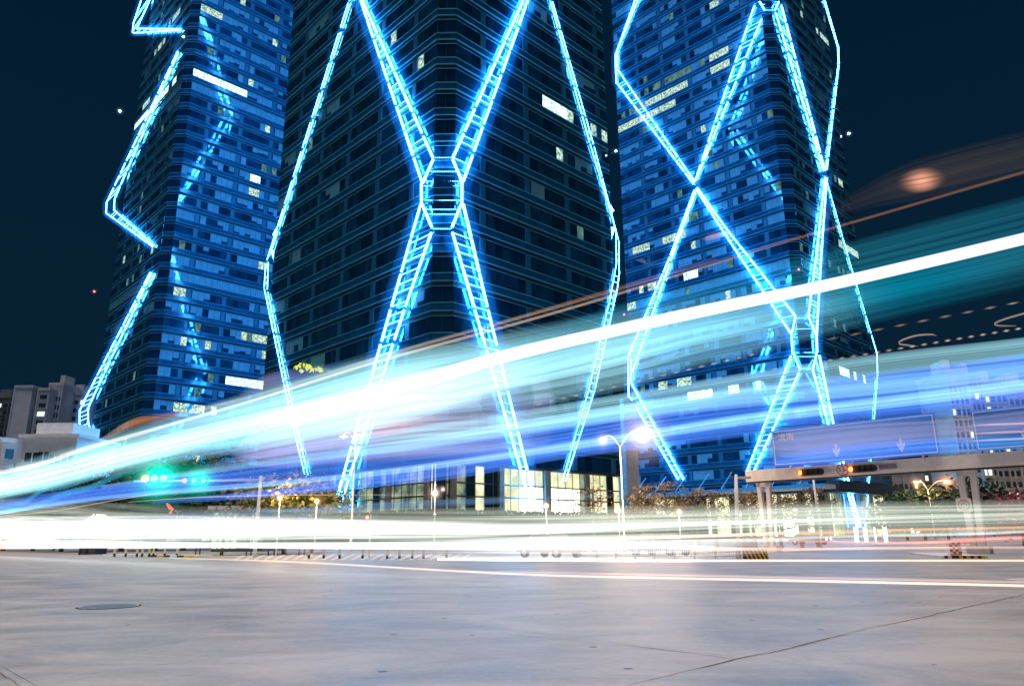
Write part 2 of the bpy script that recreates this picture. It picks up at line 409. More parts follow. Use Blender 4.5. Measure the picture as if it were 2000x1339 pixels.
# ------------------------------------------------------------------ LED light ladders
def polyz(pts, z):
    for a, b in zip(pts, pts[1:]):
        lo, hi = (a, b) if a.z <= b.z else (b, a)
        if lo.z <= z <= hi.z and hi.z - lo.z > 1e-6: return lo.lerp(hi, (z - lo.z) / (hi.z - lo.z))
    return None
def rail_mesh(pts, r, rng):
    m = MB()
    for a, b in zip(pts, pts[1:]):
        ln = (b - a).length; n = max(1, round(ln / 5.5)); 
        for i in range(n):
            p = a.lerp(b, i / n + .012); q = a.lerp(b, (i + 1) / n - rng.uniform(.002, .012))
            if (q - p).length > .15: m.tube([p, q], r * rng.uniform(.85, 1.1), 5)
    return m
LADS = []
def ladder(T, face, rails, rungs=True, label=None, off=.6, r=.17, zstep=None, extra=()):
    """face: 'L' = plane along L, 'R' = plane along R; rails: lists of photo pixels on that plane"""
    C = V(T['_w']); n = -R if face == 'L' else -L; P0 = C + n * off
    rng = random.Random(len(LADS) + 5)
    P = [[at_plane(x, y, P0, n) for x, y in rl] for rl in rails]
    o = rail_mesh(P[0], r, rng).build('ladder_rail', M_led, T)
    LADS.append(P)
    for rl in P[1:]: 
        q = rail_mesh(rl, r, rng).build('ladder_rail', M_led, o)
    h1 = MB(); h2 = MB()  # glowing sleeves added round the rails to imitate bloom
    for rl in P:
        h1.tube(rl, r * 2.5, 8); h2.tube(rl, min(1.5, r * 8.5), 10)
    h1.build('bloom_shell', M_halo, o); h2.build('bloom_shell', M_halo2, o)
    if rungs and len(P) > 1:
        z0 = 10.6
        zs = []
        for k in range(-2, 45):
            zs += [z0 + k * FH + 2.95, z0 + k * FH + 4.1]
            if k < 9: zs.append(z0 + k * FH + 1.2)
        for z in zs:
            a, b = polyz(P[0], z), polyz(P[1], z)
            if a is None or b is None or (a - b).length < .5: continue
            m = MB(); nn = max(2, int((a - b).length / .38))
            m.tube([a, b], .035, 4)
            for j in range(1, nn): m.octa(a.lerp(b, j / nn), .12)
            m.build('ladder_rung', M_ledd, o)
    return P
def link(T, pairs, r=.17):
    """struts of the corner node, between the two planes"""
    C = V(T['_w'])
    for (fa, xa, ya, fb, xb, yb, dots) in pairs:
        na = -R if fa == 'L' else -L; nb = -R if fb == 'L' else -L
        a = at_plane(xa, ya, C + na * .85, na); b = at_plane(xb, yb, C + nb * .85, nb)
        m = MB()
        if dots:
            nn = max(3, int((a - b).length / .30)); m.tube([a, b], .02, 4)
            for j in range(1, nn): m.octa(a.lerp(b, j / nn), .09)
            m.build('node_rung', M_ledd, T)
        else: m.tube([a, b], r, 5); m.build('node_strut', M_led, T)
# centre tower
ladder(TC, 'L', [[(676, -80), (704, 0), (825, 358)], [(672, -80), (708, 2), (846, 309)]])
ladder(TC, 'R', [[(1056, -80), (1022, 0), (884, 309)], [(1058, -80), (1028, 9), (904, 356)]])
ladder(TC, 'L', [[(822, 397), (764, 600), (650, 998)], [(843, 452), (791, 600), (661, 996)]])
ladder(TC, 'R', [[(904, 396), (952, 600), (1049, 998)], [(883, 452), (926, 600), (1040, 996)]])
ladder(TC, 'L', [[(823, 358), (823, 394)]], False); ladder(TC, 'R', [[(902, 356), (902, 394)]], False)
link(TC, [('L', 846, 311, 'L', 825, 358, 0), ('R', 884, 311, 'R', 903, 356, 0), ('L', 823, 396, 'L', 843, 443, 0), ('R', 902, 396, 'R', 883, 443, 0),
          ('L', 846, 308, 'R', 884, 308, 1), ('L', 838, 335, 'R', 893, 335, 1), ('L', 828, 354, 'R', 902, 354, 1), ('L', 826, 363, 'R', 902, 363, 1),
          ('L', 829, 391, 'R', 900, 391, 1), ('L', 830, 409, 'R', 898, 409, 1), ('L', 832, 418, 'R', 896, 418, 1), ('L', 843, 447, 'R', 883, 447, 1)])
ladder(TC, 'L', [[(700, -45), (682, 0), (520, 512)], [(704, -45), (687, 0), (527, 500)]], off=.35, r=.055)
ladder(TC, 'L', [[(519, 515), (516, 560)], [(524, 512), (522, 565)]], off=.35, r=.055)
ladder(TC, 'L', [[(516, 562), (565, 800), (612, 998)], [(523, 570), (570, 790), (618, 998)]], off=.35, r=.055)
ladder(TC, 'R', [[(1060, -50), (1074, 0), (1152, 280), (1203, 450)], [(1066, -50), (1078, 0), (1160, 285), (1208, 470)]], off=.35, r=.055)
ladder(TC, 'R', [[(1203, 450), (1204, 515)], [(1209, 470), (1209, 530)]], off=.35, r=.055)
ladder(TC, 'R', [[(1204, 515), (1190, 590), (1150, 760), (1098, 940)], [(1210, 530), (1206, 562), (1162, 760), (1104, 940)]], off=.35, r=.055)
# right tower
ladder(TR, 'L', [[(1475, 7), (1357, 356)], [(1489, 34), (1359, 352)]], r=.18)
ladder(TR, 'L', [[(1206, 136), (1358, 357)], [(1206, 164), (1355, 360)]], r=.18)
ladder(TR, 'L', [[(1254, -25), (1246, 0), (1206, 97)], [(1247, -25), (1238, 7), (1202, 108)]], r=.18)
ladder(TR, 'L', [[(1202, 108), (1204, 164)], [(1206, 97), (1206, 138)]], r=.18)
ladder(TR, 'L', [[(1357, 370), (1309, 500), (1227, 695)], [(1359, 373), (1322, 475), (1234, 729)]], r=.2)
ladder(TR, 'L', [[(1227, 695), (1228, 775)], [(1233, 700), (1233, 746)]], r=.18)
ladder(TR, 'L', [[(1232, 746), (1335, 937)], [(1230, 774), (1325, 937)]], r=.18)
ladder(TR, 'L', [[(1359, 368), (1411, 450), (1546, 653)], [(1361, 366), (1421, 450), (1554, 618)]], r=.18)
ladder(TR, 'L', [[(1546, 692), (1458, 922)], [(1562, 725), (1472, 920)]], r=.18)
ladder(TR, 'L', [[(1546, 653), (1548, 692)]], False, r=.18); ladder(TR, 'R', [[(1595, 655), (1596, 688)]], False, r=.2)
ladder(TR, 'R', [[(1514, 22), (1609, 334)], [(1525, 7), (1612, 336)]], r=.19)
ladder(TR, 'R', [[(1612, 345), (1594, 500), (1579, 618)], [(1615, 347), (1604, 500), (1595, 655)]], r=.19)
ladder(TR, 'R', [[(1587, 721), (1614, 815), (1676, 1030)], [(1600, 692), (1628, 828), (1681, 1030)]], r=.2)
ladder(TR, 'R', [[(1608, 0), (1636, 93), (1637, 125), (1612, 334)], [(1611, 0), (1638, 93), (1639, 125), (1615, 334)]], off=.35, r=.07)
ladder(TR, 'R', [[(1614, 351), (1656, 500), (1713, 690), (1714, 730), (1707, 824), (1690, 1030)]], False, off=.35, r=.07)
link(TR, [('L', 1484, 4, 'L', 1493, 20, 0), ('R', 1521, 4, 'R', 1514, 20, 0), ('L', 1480, 4, 'R', 1522, 4, 1), ('L', 1483, 9, 'R', 1520, 9, 1), ('L', 1493, 20, 'R', 1514, 20, 1),
          ('L', 1554, 618, 'L', 1546, 653, 0), ('R', 1579, 618, 'R', 1595, 655, 0), ('L', 1550, 690, 'L', 1562, 721, 0), ('R', 1595, 690, 'R', 1588, 719, 0),
          ('L', 1554, 621, 'R', 1579, 621, 1), ('L', 1551, 642, 'R', 1590, 642, 1), ('L', 1549, 652, 'R', 1593, 652, 1), ('L', 1548, 659, 'R', 1594, 659, 1),
          ('L', 1550, 688, 'R', 1594, 688, 1), ('L', 1550, 696, 'R', 1592, 696, 1), ('L', 1562, 719, 'R', 1587, 719, 1)], .18)
# left tower
ladder(TL, 'L', [[(280, -20), (276, 0), (260, 48), (259, 64)], [(298, -20), (291, 4), (268, 54), (268, 58)]], r=.14)
ladder(TL, 'L', [[(260, 65), (354, 59)], [(269, 56), (354, 57)]], True, r=.13)
ladder(TL, 'L', [[(349, 97), (212, 388), (208, 396)], [(350, 99), (224, 388), (223, 396)]], r=.14)
ladder(TL, 'L', [[(208, 396), (207, 416)], [(223, 396), (223, 411)]], r=.14)
ladder(TL, 'L', [[(207, 416), (299, 482)], [(224, 411), (300, 479)]], r=.13)
ladder(TL, 'L', [[(295, 529), (166, 779), (156, 801)], [(297, 530), (180, 779), (172, 797)]], r=.14)
ladder(TL, 'L', [[(156, 801), (155, 825)], [(172, 797), (172, 825)]], r=.14)
ladder(TL, 'L', [[(155, 825), (177, 880)], [(172, 825), (192, 880)]], r=.14)
# ladders on the hidden rear faces of the middle tower (they show as reflections in its neighbours)
def rear(T, n, h, O, W):
    P0 = O + n * .85
    for side in (0, 1):
        for (s0, z0_, s1, z1_) in ((0, 54, .45, 8), (0, 56, .5, 105), (.5, 105, 0, 154), (0, 156, .5, 203)):
            if side: s0, s1 = 1 - s0, 1 - s1
            for q in (-1, 1):
                wa = 1.2 if abs(s0 - .5) > .3 else .2; wb = 1.2 if abs(s1 - .5) > .3 else .2
                rail_mesh([P0 + h * (W * s0 + (q + (1 if s0 < .2 else -1 if s0 > .8 else 0)) * wa) + UP * z0_, P0 + h * (W * s1 + (q + (1 if s1 < .2 else -1 if s1 > .8 else 0)) * wb) + UP * z1_], .42, random.Random(3)).build('ladder_rail', M_led, T)
rear(TC, R, L, V(TC['_w']) + R * WCR, WCL)
rear(TC, L, R, V(TC['_w']) + L * WCL, WCR)
# ------------------------------------------------------------------ glazed lobbies at the feet of the towers
M_warm   = emis('warm_lobby_light', (1.0, 0.93, 0.58), 1.3, 'AUTO', noise=.5, nscale=.5, col2=(.55, .58, .30))
M_warmb  = emis('bright_lobby_light', (1.0, 1.0, 0.80), 3.0, 'AUTO', noise=.3, nscale=.6, col2=(.9, .85, .5))
M_warmd  = emis('dim_lobby_light', (0.60, 0.66, 0.38), 0.75, 'NONE', noise=.7, nscale=.5, col2=(.06, .12, .12))
M_lobg   = mat('lobby_glass', (0.02, 0.05, 0.07), 0.05, 0.1, noise=.3, nscale=.4, spec=1.0)
M_stone  = mat('lobby_stone', (0.30, 0.29, 0.25), 0.5, noise=.15, nscale=1.5)
M_dark   = mat('dark_metal', (0.03, 0.035, 0.04), 0.45, 0.3)
M_conc   = mat('pale_concrete', (0.62, 0.62, 0.64), 0.7, noise=.15, nscale=2.5)
def lobby(T, C, WL, WR, z0, z1, litspec, seed, cols=True, rows=(0.36, 0.62)):
    rng = random.Random(seed); C = V((C.x, C.y, 0)); ch = 2.0
    for (O, h, n, W) in ((C + L * ch, L, -R, WL - ch), (C + R * ch, R, -L, WR - ch)):
        inset = 0.9; O = O - n * inset
        N = int(W // 1.6); pw = W / N; hs = [0] + [r for r in rows] + [1]
        for i in range(N):
            x0 = O + h * i * pw
            c = x0 + h * pw / 2 + UP * (z0 + z1) / 2
            X, Y, d = project(c); k = 'M_lobg'
            for (a, b, kk, pr) in litspec:
                if a <= X <= b and rng.random() < pr: k = kk
            for r0, r1 in zip(hs, hs[1:]):
                if k == 'M_warmb' and r1 > .9: kk2 = 'M_warm'
                else: kk2 = k
                m = MB(); m.box(x0 + h * .04 + UP * (z0 + (z1 - z0) * r0 + .05), h * (pw - .08), UP * ((z1 - z0) * (r1 - r0) - .1), n * .05)
                m.build('lobby_pane', globals()[kk2], T)
            m = MB(); m.box(x0 - h * .04 + UP * z0, h * .08, UP * (z1 - z0), n * .16)
            m.build('mullion', M_ledge if i % 3 else M_stone, T)
        for r in rows + (0.0, .97):
            m = MB(); m.box(O + UP * (z0 + (z1 - z0) * r), h * W, UP * .14, n * .24); m.build('transom', M_mull, T)
        if cols:
            k = 0
            while k * 9.0 < W:
                m = MB(); m.box(O + h * (k * 9.0 - .1 + (0.6 if k == 0 else 0)) + UP * (z0 - .5), h * (.9), UP * (z1 - z0 + .5), n * .5); m.build('column', M_stone, T); k += 1
    cb = MB(); q = [C + L * (ch + .6) + R * 1.1, C + R * (ch + .6) + L * 1.1, C + R * WR + L * 1.1, C + R * WR + L * WL, C + L * WL + R * 1.1]
    cb.prism([V((p.x, p.y, 0)) for p in q], UP * z1); cb.build('lobby_core', M_core, T)
    P, Q = C + L * ch, C + R * ch; m = MB(); m.box(P + UP * z0 + (L + R) * .6, Q - P, UP * (z1 - z0), (L + R) * .3); m.build('corner_pane', M_lobg, T)
lobby(TC, CC, WCL, WCR, 3.9, 10.4, [(650, 690, 'M_warmd', .8), (700, 838, 'M_warmd', .7), (838, 850, 'M_warm', 1), (860, 915, 'M_warmd', .7), (918, 950, 'M_warm', 1), (955, 990, 'M_warmd', .5), (985, 1010, 'M_warm', .9), (1012, 1056, 'M_warmb', 1), (1075, 1130, 'M_warmb', 1),
      (1130, 1148, 'M_warmd', 1), (1148, 1185, 'M_warm', 1), (1200, 1216, 'M_warm', 1), (1222, 1230, 'M_warm', 1)], 3)
lobby(TR, CR, WRL, WRR, 0.5, 10.4, [(1250, 1350, 'M_warm', .8), (1370, 1425, 'M_warm', .9), (1440, 1500, 'M_warm', .9), (1515, 1560, 'M_warmb', .8), (1570, 1625, 'M_warm', .8),
      (1625, 1650, 'M_warmd', 1), (1655, 1672, 'M_warm', .8), (1680, 1700, 'M_warmd', 1), (1700, 1735, 'M_warm', .7)], 4, rows=(0.45,))
lobby(TL, CL, WLL, WLR, 0.5, 10.4, [(250, 500, 'M_warmd', .6)], 5, rows=(0.45,))
# terrace that lifts the middle tower above the street
base = ground(850, 1066); TB = V((CC.x, CC.y, 0)) - L * 5 - R * 5
ter = thing('terrace', TB, 'dark stone terrace carrying the middle tower above the street', 'terrace')
m = MB(); m.box(TB, L * 60, R * 50, UP * 3.7); m.build('retaining_wall', mat('terrace_stone', (0.035, 0.04, 0.045), .6, noise=.4, nscale=.7), ter)
m = MB(); m.box(TB - L * .15 - R * .15 + UP * 3.705, L * 60.3, R * 50.3, UP * .18); m.build('coping', M_dark, ter)
hdg = MB(); rg = random.Random(4)
for i in range(2600):
    u = rg.random()
    if rg.random() < .45: p = TB + L * .8 + R * rg.uniform(.5, 49) + L * rg.uniform(0, 1.2)
    else: p = TB + R * .8 + L * rg.uniform(.5, 58) + R * rg.uniform(0, 1.2)
    p = V((p.x, p.y, 3.9 + rg.uniform(0, .45))); a = V((rg.gauss(0, 1), rg.gauss(0, 1), rg.gauss(0, 1))).normalized() * .22; b = a.cross(V((rg.gauss(0, 1), rg.gauss(0, 1), rg.gauss(0, 1)))).normalized() * .16
    j = len(hdg.v); hdg.v += [p - a, p + b, p + a, p - b]; hdg.f.append((j, j + 1, j + 2, j + 3))
M_leafd = mat('dark_leaf', (0.025, 0.055, 0.02), .7, noise=.5, nscale=1.2)
h_ = hdg.build('hedge', M_leafd, None, stuff=True); tag(h_, 'low dark hedge along the edge of the terrace', 'hedge')

# canopy and fascia of the right tower
n = -R; O = V((CR.x, CR.y, 0))
cn = thing('glass_canopy', O + n * 2, 'long pale canopy over the lit ground floor of the right tower, hung on rods', 'canopy')
m = MB(); m.box(O + n * 1 - L * 3 + UP * 10.8, L * 56, n * 5.5, UP * .9); m.build('roof_slab', M_conc, cn)
m = MB(); m.box(O + n * 6.5 - L * 3.1 + UP * 11.2, L * 56.2, n * .25, UP * .55); m.build('fascia', M_ledge, cn)
for k in range(8):
    m = MB(); m.tube([O + L * (3 + k * 6.5) + n * 6.2 + UP * 11.8, O + L * (3 + k * 6.5) + n * .4 + UP * 16.2], .12, 6); m.build('tie_rod', M_ledge, cn)
n2 = -L
m = MB(); m.box(O + n2 * .3 + R * .5 + UP * 10.2, R * 42, n2 * 3.0, UP * 2.6); tag(m.build('fascia_band', M_dark), 'dark deep fascia above the lit windows on the side of the right tower', 'fascia')

# pale slab building squeezed between the middle and right towers
pb = at_d(1244, 1049, 128); pb.z = 0
sl = thing('slab_building', pb, 'pale blank stair tower between the middle and the right office towers', 'building')
m = MB(); m.box(pb - R * 2.0, R * 3.6, L * 6, UP * 24); m.build('wall', M_conc, sl)
m = MB(); m.box(pb - R * 2.2 - L * .2 + UP * 24.002, R * 4, L * 6.4, UP * .5); m.build('parapet', M_ledge, sl)

# ------------------------------------------------------------------ apartment blocks far off
M_win  = mat('far_window', (0.03, 0.06, 0.09), 0.15)
M_winl = emis('far_window_lit', (0.75, 1.0, 0.92), 1.5, 'NONE'); M_winw = emis('far_window_warm', (1.0, .8, .45), 1.2, 'NONE')
def block(px0, px1, ytop, D, col, label, cols, storey=3.0, lit=.12, groups=None, deep=14, rot=0.0, wname='apartment_block', rib=True, zfloor=0.0, seed=1, pent=True, panel=None):
    rng = random.Random(seed)
    a = at_d(px0, ytop, D); b = at_d(px1, ytop, D); H = (a.z + b.z) / 2
    a.z = b.z = 0
    h = (b - a); W = h.length; h.normalize()
    if rot: h = (Matrix.Rotation(rot, 3, 'Z') @ h)
    n = V((h.y, -h.x, 0))
    if n.y > 0: n = -n
    T = thing(wname, a, label, 'building')
    wm = mat('wall_' + '_'.join(str(int(c * 100)) for c in col), col, .8, noise=.12, nscale=.35)
    m = MB(); m.box(a, h * W, -n * deep, UP * H); m.build('wall', wm, T)
    m = MB(); m.box(a - h * .3 + n * .3 + UP * (H + .002), h * (W + .6), -n * (deep + .6), UP * .9); m.build('parapet', wm, T)
    if pent:
        m = MB(); m.box(a + h * W * .3 - n * 3 + UP * (H + .92), h * W * .35, -n * 6, UP * 3.4); m.build('roof_house', wm, T)
    nf = int((H - 1) // storey); cw = W / cols
    me = {}; cnt = 0; rest = MB()
    for k in range(nf):
        z = zfloor + k * storey + 1.0
        if k and rib:
            m = MB(); m.box(a + UP * (z - .55) + n * .003, h * W, n * .16, UP * .22); m.build('floor_band', wm, T)
        for i in range(cols):
            kind = 'M_winl' if rng.random() < lit else 'M_win'
            if kind == 'M_winl' and rng.random() < .15: kind = 'M_winw'
            if kind not in me:
                m = MB(); ww = cw * .62; m.box(V((0, 0, 0)), h * ww, n * .08, UP * storey * .5); me[kind] = m.mesh('window', globals()[kind])
            p = a + h * (i * cw + cw * .19) + UP * z
            if cnt < 290: inst('window', me[kind], T, p); cnt += 1
            else: rest.box(p, h * cw * .62, n * .08, UP * storey * .5)
    if rest.v: rest.build('window_rows', M_win, T, stuff=True)
    for i in range(0, cols + 1, 2):
        m = MB(); m.box(a + h * (i * cw - .2), h * .4, n * .35, UP * (H - .2)); m.build('pier', wm, T)
    return T
block(-30, 32, 777, 300, (.16, .20, .25), 'dim grey block at the far left edge, lower than its pale neighbour', 5, lit=.16, seed=2)
T = block(30, 64, 757, 250, (.50, .55, .60), 'pale blank gable wall of a high rise behind the white house', 1, lit=0, seed=3, rib=False, pent=False)
for c in list(T.children):
    if c.name.startswith('window'): bpy.data.objects.remove(c)
block(64, 76, 766, 256, (.10, .14, .18), 'narrow dark stairwell strip with bright landings beside the blank gable', 1, lit=.6, seed=4, rib=True, pent=False)
block(76, 98, 762, 251, (.45, .50, .55), 'slim pale block with one column of windows left of the tallest roof', 1, lit=.12, seed=5, pent=False)
block(98, 124, 752, 255, (.42, .48, .54), 'tallest of the grey blocks at the left with a flat roof', 4, lit=.1, seed=6)
block(120, 170, 770, 262, (.34, .42, .48), 'grey block with paired windows partly behind the left ladder', 4, lit=.14, seed=7)
block(1741, 1800, 922, 210, (.60, .58, .54), 'low pale block with small windows seen under the gantry, left half', 6, lit=.15, seed=8, pent=False)
block(1802, 1852, 916, 220, (.22, .22, .22), 'low brownish block with lit windows behind the right street lamp', 5, lit=.25, seed=9, pent=False)
block(1846, 1884, 728, 190, (.60, .58, .54), 'slim beige high rise with five window columns, the nearest at the right', 4, lit=.08, seed=10)
block(1888, 1914, 734, 200, (.60, .58, .54), 'slim high rise just right of the nearest beige one', 3, lit=.14, seed=12)
block(1917, 1962, 748, 205, (.60, .58, .54), 'high rise with a lit crown behind the second blue sign', 4, lit=.2, seed=13)
block(1964, 2030, 752, 210, (.60, .58, .54), 'broad high rise cut off by the right edge of the picture', 6, lit=.2, seed=14)

# white house at the left with brick lower storeys
M_wht = mat('white_render', (.82, .84, .86), .8, noise=.08, nscale=1); M_brk = mat('brown_brick', (.22, .10, .07), .9, noise=.3, nscale=4)
M_grr = mat('grey_render', (.36, .36, .36), .85, noise=.1, nscale=.8)
D = 118
p0 = at_d(48, 852, D); p1 = at_d(150, 862, D); HZ = p0.z; p0.z = p1.z = 0
hs = thing('white_house', p0, 'white topped house with brown brick lower walls at the left edge', 'house')
h = (p1 - p0).normalized(); W = (p1 - p0).length; n = V((h.y, -h.x, 0)); 
m = MB(); m.box(p0, h * W, -n * 12, UP * (HZ - 6.2)); m.build('lower_wall', M_grr, hs)
m = MB(); m.box(p0 - n * .05 + UP * (HZ - 6.198), h * W, -n * 12, UP * 6.0); m.build('upper_wall', M_wht, hs)
m = MB(); m.box(p0 + n * 1.2 + UP * (HZ - 6.4), h * W * .46, -n * 1.15, UP * 1.9); m.build('balcony', M_wht, hs)
m = MB(); m.box(p0 + n * .6 - h * .6 + UP * (HZ - .19), h * (W + 1.2), -n * 13, UP * .5); m.build('cornice', M_wht, hs)
m = MB(); m.box(p0 + h * W * .05 - n * 2 + UP * (HZ + .32), h * W * .7, -n * 8, UP * 2.2); m.build('roof', M_wht, hs)
lft = (-h * .25 - n * -.0 + V((0, 1, 0)) * 0)
sd_ = (Matrix.Rotation(math.radians(62), 3, 'Z') @ (-h)); sd_ = V((-h.x * .45 - n.x * -.9, -h.y * .45 + n.y * .9, 0)).normalized()
side = (Matrix.Rotation(math.radians(55), 3, 'Z') @ (-h))
if side.y > 0: side = (Matrix.Rotation(math.radians(-55), 3, 'Z') @ (-h))
for k in range(4):
    q = p0 + side * (k * 5.2); bt = -n * .3
    nn = V((side.y, -side.x, 0)); 
    if nn.dot(V((0, -1, 0))) < 0: nn = -nn
    hh = HZ - 0.4 - k * .5
    m = MB(); m.box(q, side * 5.0, -nn * 8, UP * (hh - 4)); m.build('side_wall', M_brk, hs)
    m = MB(); m.box(q + UP * (hh - 3.998), side * 5.0, -nn * 8, UP * 4); m.build('side_wall', M_wht, hs)
    m = MB(); m.box(q + side * 1.2 + nn * .01, side * 1.8, nn * .9, UP * (hh - .8)); m.build('bay', M_wht, hs)
    for z in range(4):
        m = MB(); m.box(q + side * 1.5 + nn * .92 + UP * (hh - 3.4 - z * 3), side * 1.2, nn * .05, UP * 1.5); m.build('window', M_winl if (k + z) % 5 == 3 else M_win, hs)
def hwin(x, z, ww, hh2):
    q = p0 + h * W * x + n * .0 + UP * (HZ - z)
    m = MB(); m.box(q, h * ww, n * .12, UP * hh2); f = m.build('window_frame', M_wht, hs)
    for j in range(2):
        m = MB(); m.box(q + h * (.12 + j * ww / 2) + UP * .12 + n * .12, h * (ww / 2 - .24), n * .03, UP * (hh2 - .24)); m.build('window_pane', M_win, f)
for x, z, ww, hh2 in ((.06, 4.2, 2.6, 1.7), (.30, 4.0, 2.0, 1.6), (.52, 4.6, 2.0, 1.7), (.76, 4.6, 2.0, 1.7), (.55, 8.2, 1.8, 1.4)): hwin(x, z, ww, hh2)

# ------------------------------------------------------------------ trees
M_bark = mat('bark', (.12, .09, .07), .9, noise=.4, nscale=6)
LEAF = {'dark': M_leafd, 'yellow': mat('sparse_yellow_leaf', (.24, .24, .06), .7, noise=.5, nscale=1.5), 'brown': mat('brown_green_leaf', (.19, .14, .065), .7, noise=.5, nscale=1.5),
        'pink': mat('pink_flower', (.30, .05, .08), .7, noise=.4, nscale=2), 'mid': mat('mid_green_leaf', (.05, .085, .03), .7, noise=.5, nscale=1.5)}
def tree(px, D, ytop, width, leaf, label, group=None, trunk=.35, n=900, flat=.5, seed=0, ls=.28, ybase=None, layers=None, lean=0):
    rng = random.Random(seed * 31 + 5)
    b = at_d(px, 1000, D); H = at_d(px, ytop, D).z; b.z = 0.0
    T = thing('tree', b, label, 'tree', group)
    tr = MB(); top = b + UP * H * .82 + V((lean, 0, 0)); mid = b + UP * H * trunk + V((rng.uniform(-.2, .2), 0, 0))
    r0 = .018 * H + .05
    tr.tube([b - UP * .1, b + UP * H * .1, mid, mid.lerp(top, .5), top], [r0 * 1.3, r0, r0 * .8, r0 * .5, r0 * .15], 7)
    tips = []
    nb = 9
    for i in range(nb):
        a = i * 2.4 + rng.random(); t = .05 + .85 * i / nb; st = mid.lerp(top, t)
        rr = width * (.5 + .5 * rng.random()) * (1 - .45 * t if layers is None else 1 - .65 * t)
        e = st + V((math.cos(a) * rr, math.sin(a) * rr, H * .10 * rng.uniform(.3, 1.4)))
        k = st.lerp(e, .5) + UP * H * .02 * rng.uniform(-1, 1)
        tr.tube([st, k, e], [r0 * .35, r0 * .22, r0 * .07], 5); tips += [e, k, st.lerp(e, .75)]
        for j in range(2):
            a2 = a + rng.uniform(-.9, .9); e2 = k + V((math.cos(a2), math.sin(a2), .35)) * rr * .45
            tr.tube([k, e2], [r0 * .14, r0 * .05], 4); tips.append(e2)
    tips.append(top)
    tr.build('trunk', M_bark, T, smooth=True)
    cr = MB()
    for i in range(n):
        c = rng.choice(tips); s_ = width * .24
        p = c + V((rng.gauss(0, s_), rng.gauss(0, s_), rng.gauss(0, s_ * flat)))
        u = V((rng.gauss(0, 1), rng.gauss(0, 1), rng.gauss(0, .6))).normalized(); v = u.cross(V((rng.gauss(0, 1), rng.gauss(0, 1), rng.gauss(0, 1)))).normalized()
        q = ls * rng.uniform(.5, 1.3); j = len(cr.v)
        cr.v += [p - u * q, p + v * q * .5, p + u * q, p - v * q * .5]; cr.f.append((j, j + 1, j + 2, j + 3))
    cr.build('crown', LEAF[leaf], T)
    return T
GD = 'dark street trees behind the light trails'
for i, (px, D, yt, wd, lb) in enumerate([(18, 100, 925, 4.5, 'dark tree at the left edge below the white house'), (75, 95, 938, 4.2, 'small dark tree above the left end of the blue streak'),
        (130, 88, 925, 4.5, 'dark tree left of the bright triangular shop sign'), (190, 84, 905, 5, 'dark tree straight above the bright triangular shop sign'),
        (245, 92, 885, 5.5, 'tall dark tree left of the green traffic signal'), (310, 86, 870, 5.5, 'tall dark tree above the green traffic signal'),
        (365, 90, 880, 5.5, 'tall dark tree just right of the green traffic signal'), (420, 100, 872, 6, 'dark tree rising behind the umbrella shaped tree'),
        (475, 96, 905, 5, 'dark tree between the umbrella tree and the yellow lit tree')]):
    tree(px, D, yt, wd, 'dark', lb, GD, n=1500, seed=i, trunk=.3, flat=.8, ls=.42)
tree(440, 62, 975, 2.8, 'brown', 'umbrella shaped tree with bare forked limbs at the left', None, .35, 700, .3, 21, .16)
tree(560, 64, 918, 4.6, 'yellow', 'wide crowned tree lit yellow by street lamps', None, .45, 4200, .35, 22, .26)
tree(612, 69, 932, 3.2, 'yellow', 'smaller yellow lit tree touching the foot of the left ladder', None, .4, 1500, .45, 23, .2)
for i, (px, D, yt, wd, nn, lb) in enumerate([(1158, 64, 925, 1.5, 260, 'thin sparse tree in front of the bright lobby'), (1255, 66, 932, 1.9, 650, 'brown leaved tree right beside the street lamp pole'),
        (1232, 70, 975, 1.6, 450, 'low bushy tree left of the street lamp pole'), (1300, 68, 926, 1.8, 450, 'brown tree with splayed stems under the canopy end'), (1330, 72, 965, 1.9, 500, 'low round brown tree behind a glowing garden lamp'),
        (1362, 68, 940, 1.9, 500, 'brown tree in the middle of the canopy row'), (1396, 70, 948, 1.8, 450, 'brown tree left of the leaning camera pole'), (1470, 70, 950, 2.2, 600, 'brown tree behind the V shaped gantry leg'),
        (1448, 66, 940, 2.0, 500, 'brown tree right behind the camera pole'), (1520, 68, 962, 2.2, 650, 'orange brown tree right of the gantry leg'), (1560, 70, 955, 2.4, 700, 'orange brown tree under the left red signal'), (1592, 74, 935, 2.2, 800, 'orange lit tree at the corner of the right lobby')]):
    tree(px, D, yt - 8, wd * 1.1, 'brown', lb, 'young trees planted in front of the lobbies', .3, int(nn * 1.3), .35, 40 + i, .15)
for i, (px, D, yt, wd, lb) in enumerate([(1765, 120, 955, 5, 'dark tree under the right part of the gantry'), (1800, 118, 948, 5, 'dark tree behind the right street lamp'), (1845, 122, 942, 5, 'dark round tree left of the gantry column'),
        (1912, 110, 936, 5.5, 'dark round tree right of the gantry column')]):
    tree(px, D, yt, wd, 'dark', lb, GD, n=1600, seed=60 + i, trunk=.25, flat=.8, ls=.5)
tree(1990, 70, 945, 3, 'pink', 'pink flowering shrub at the right edge', None, .2, 1300, .7, 70, .2)

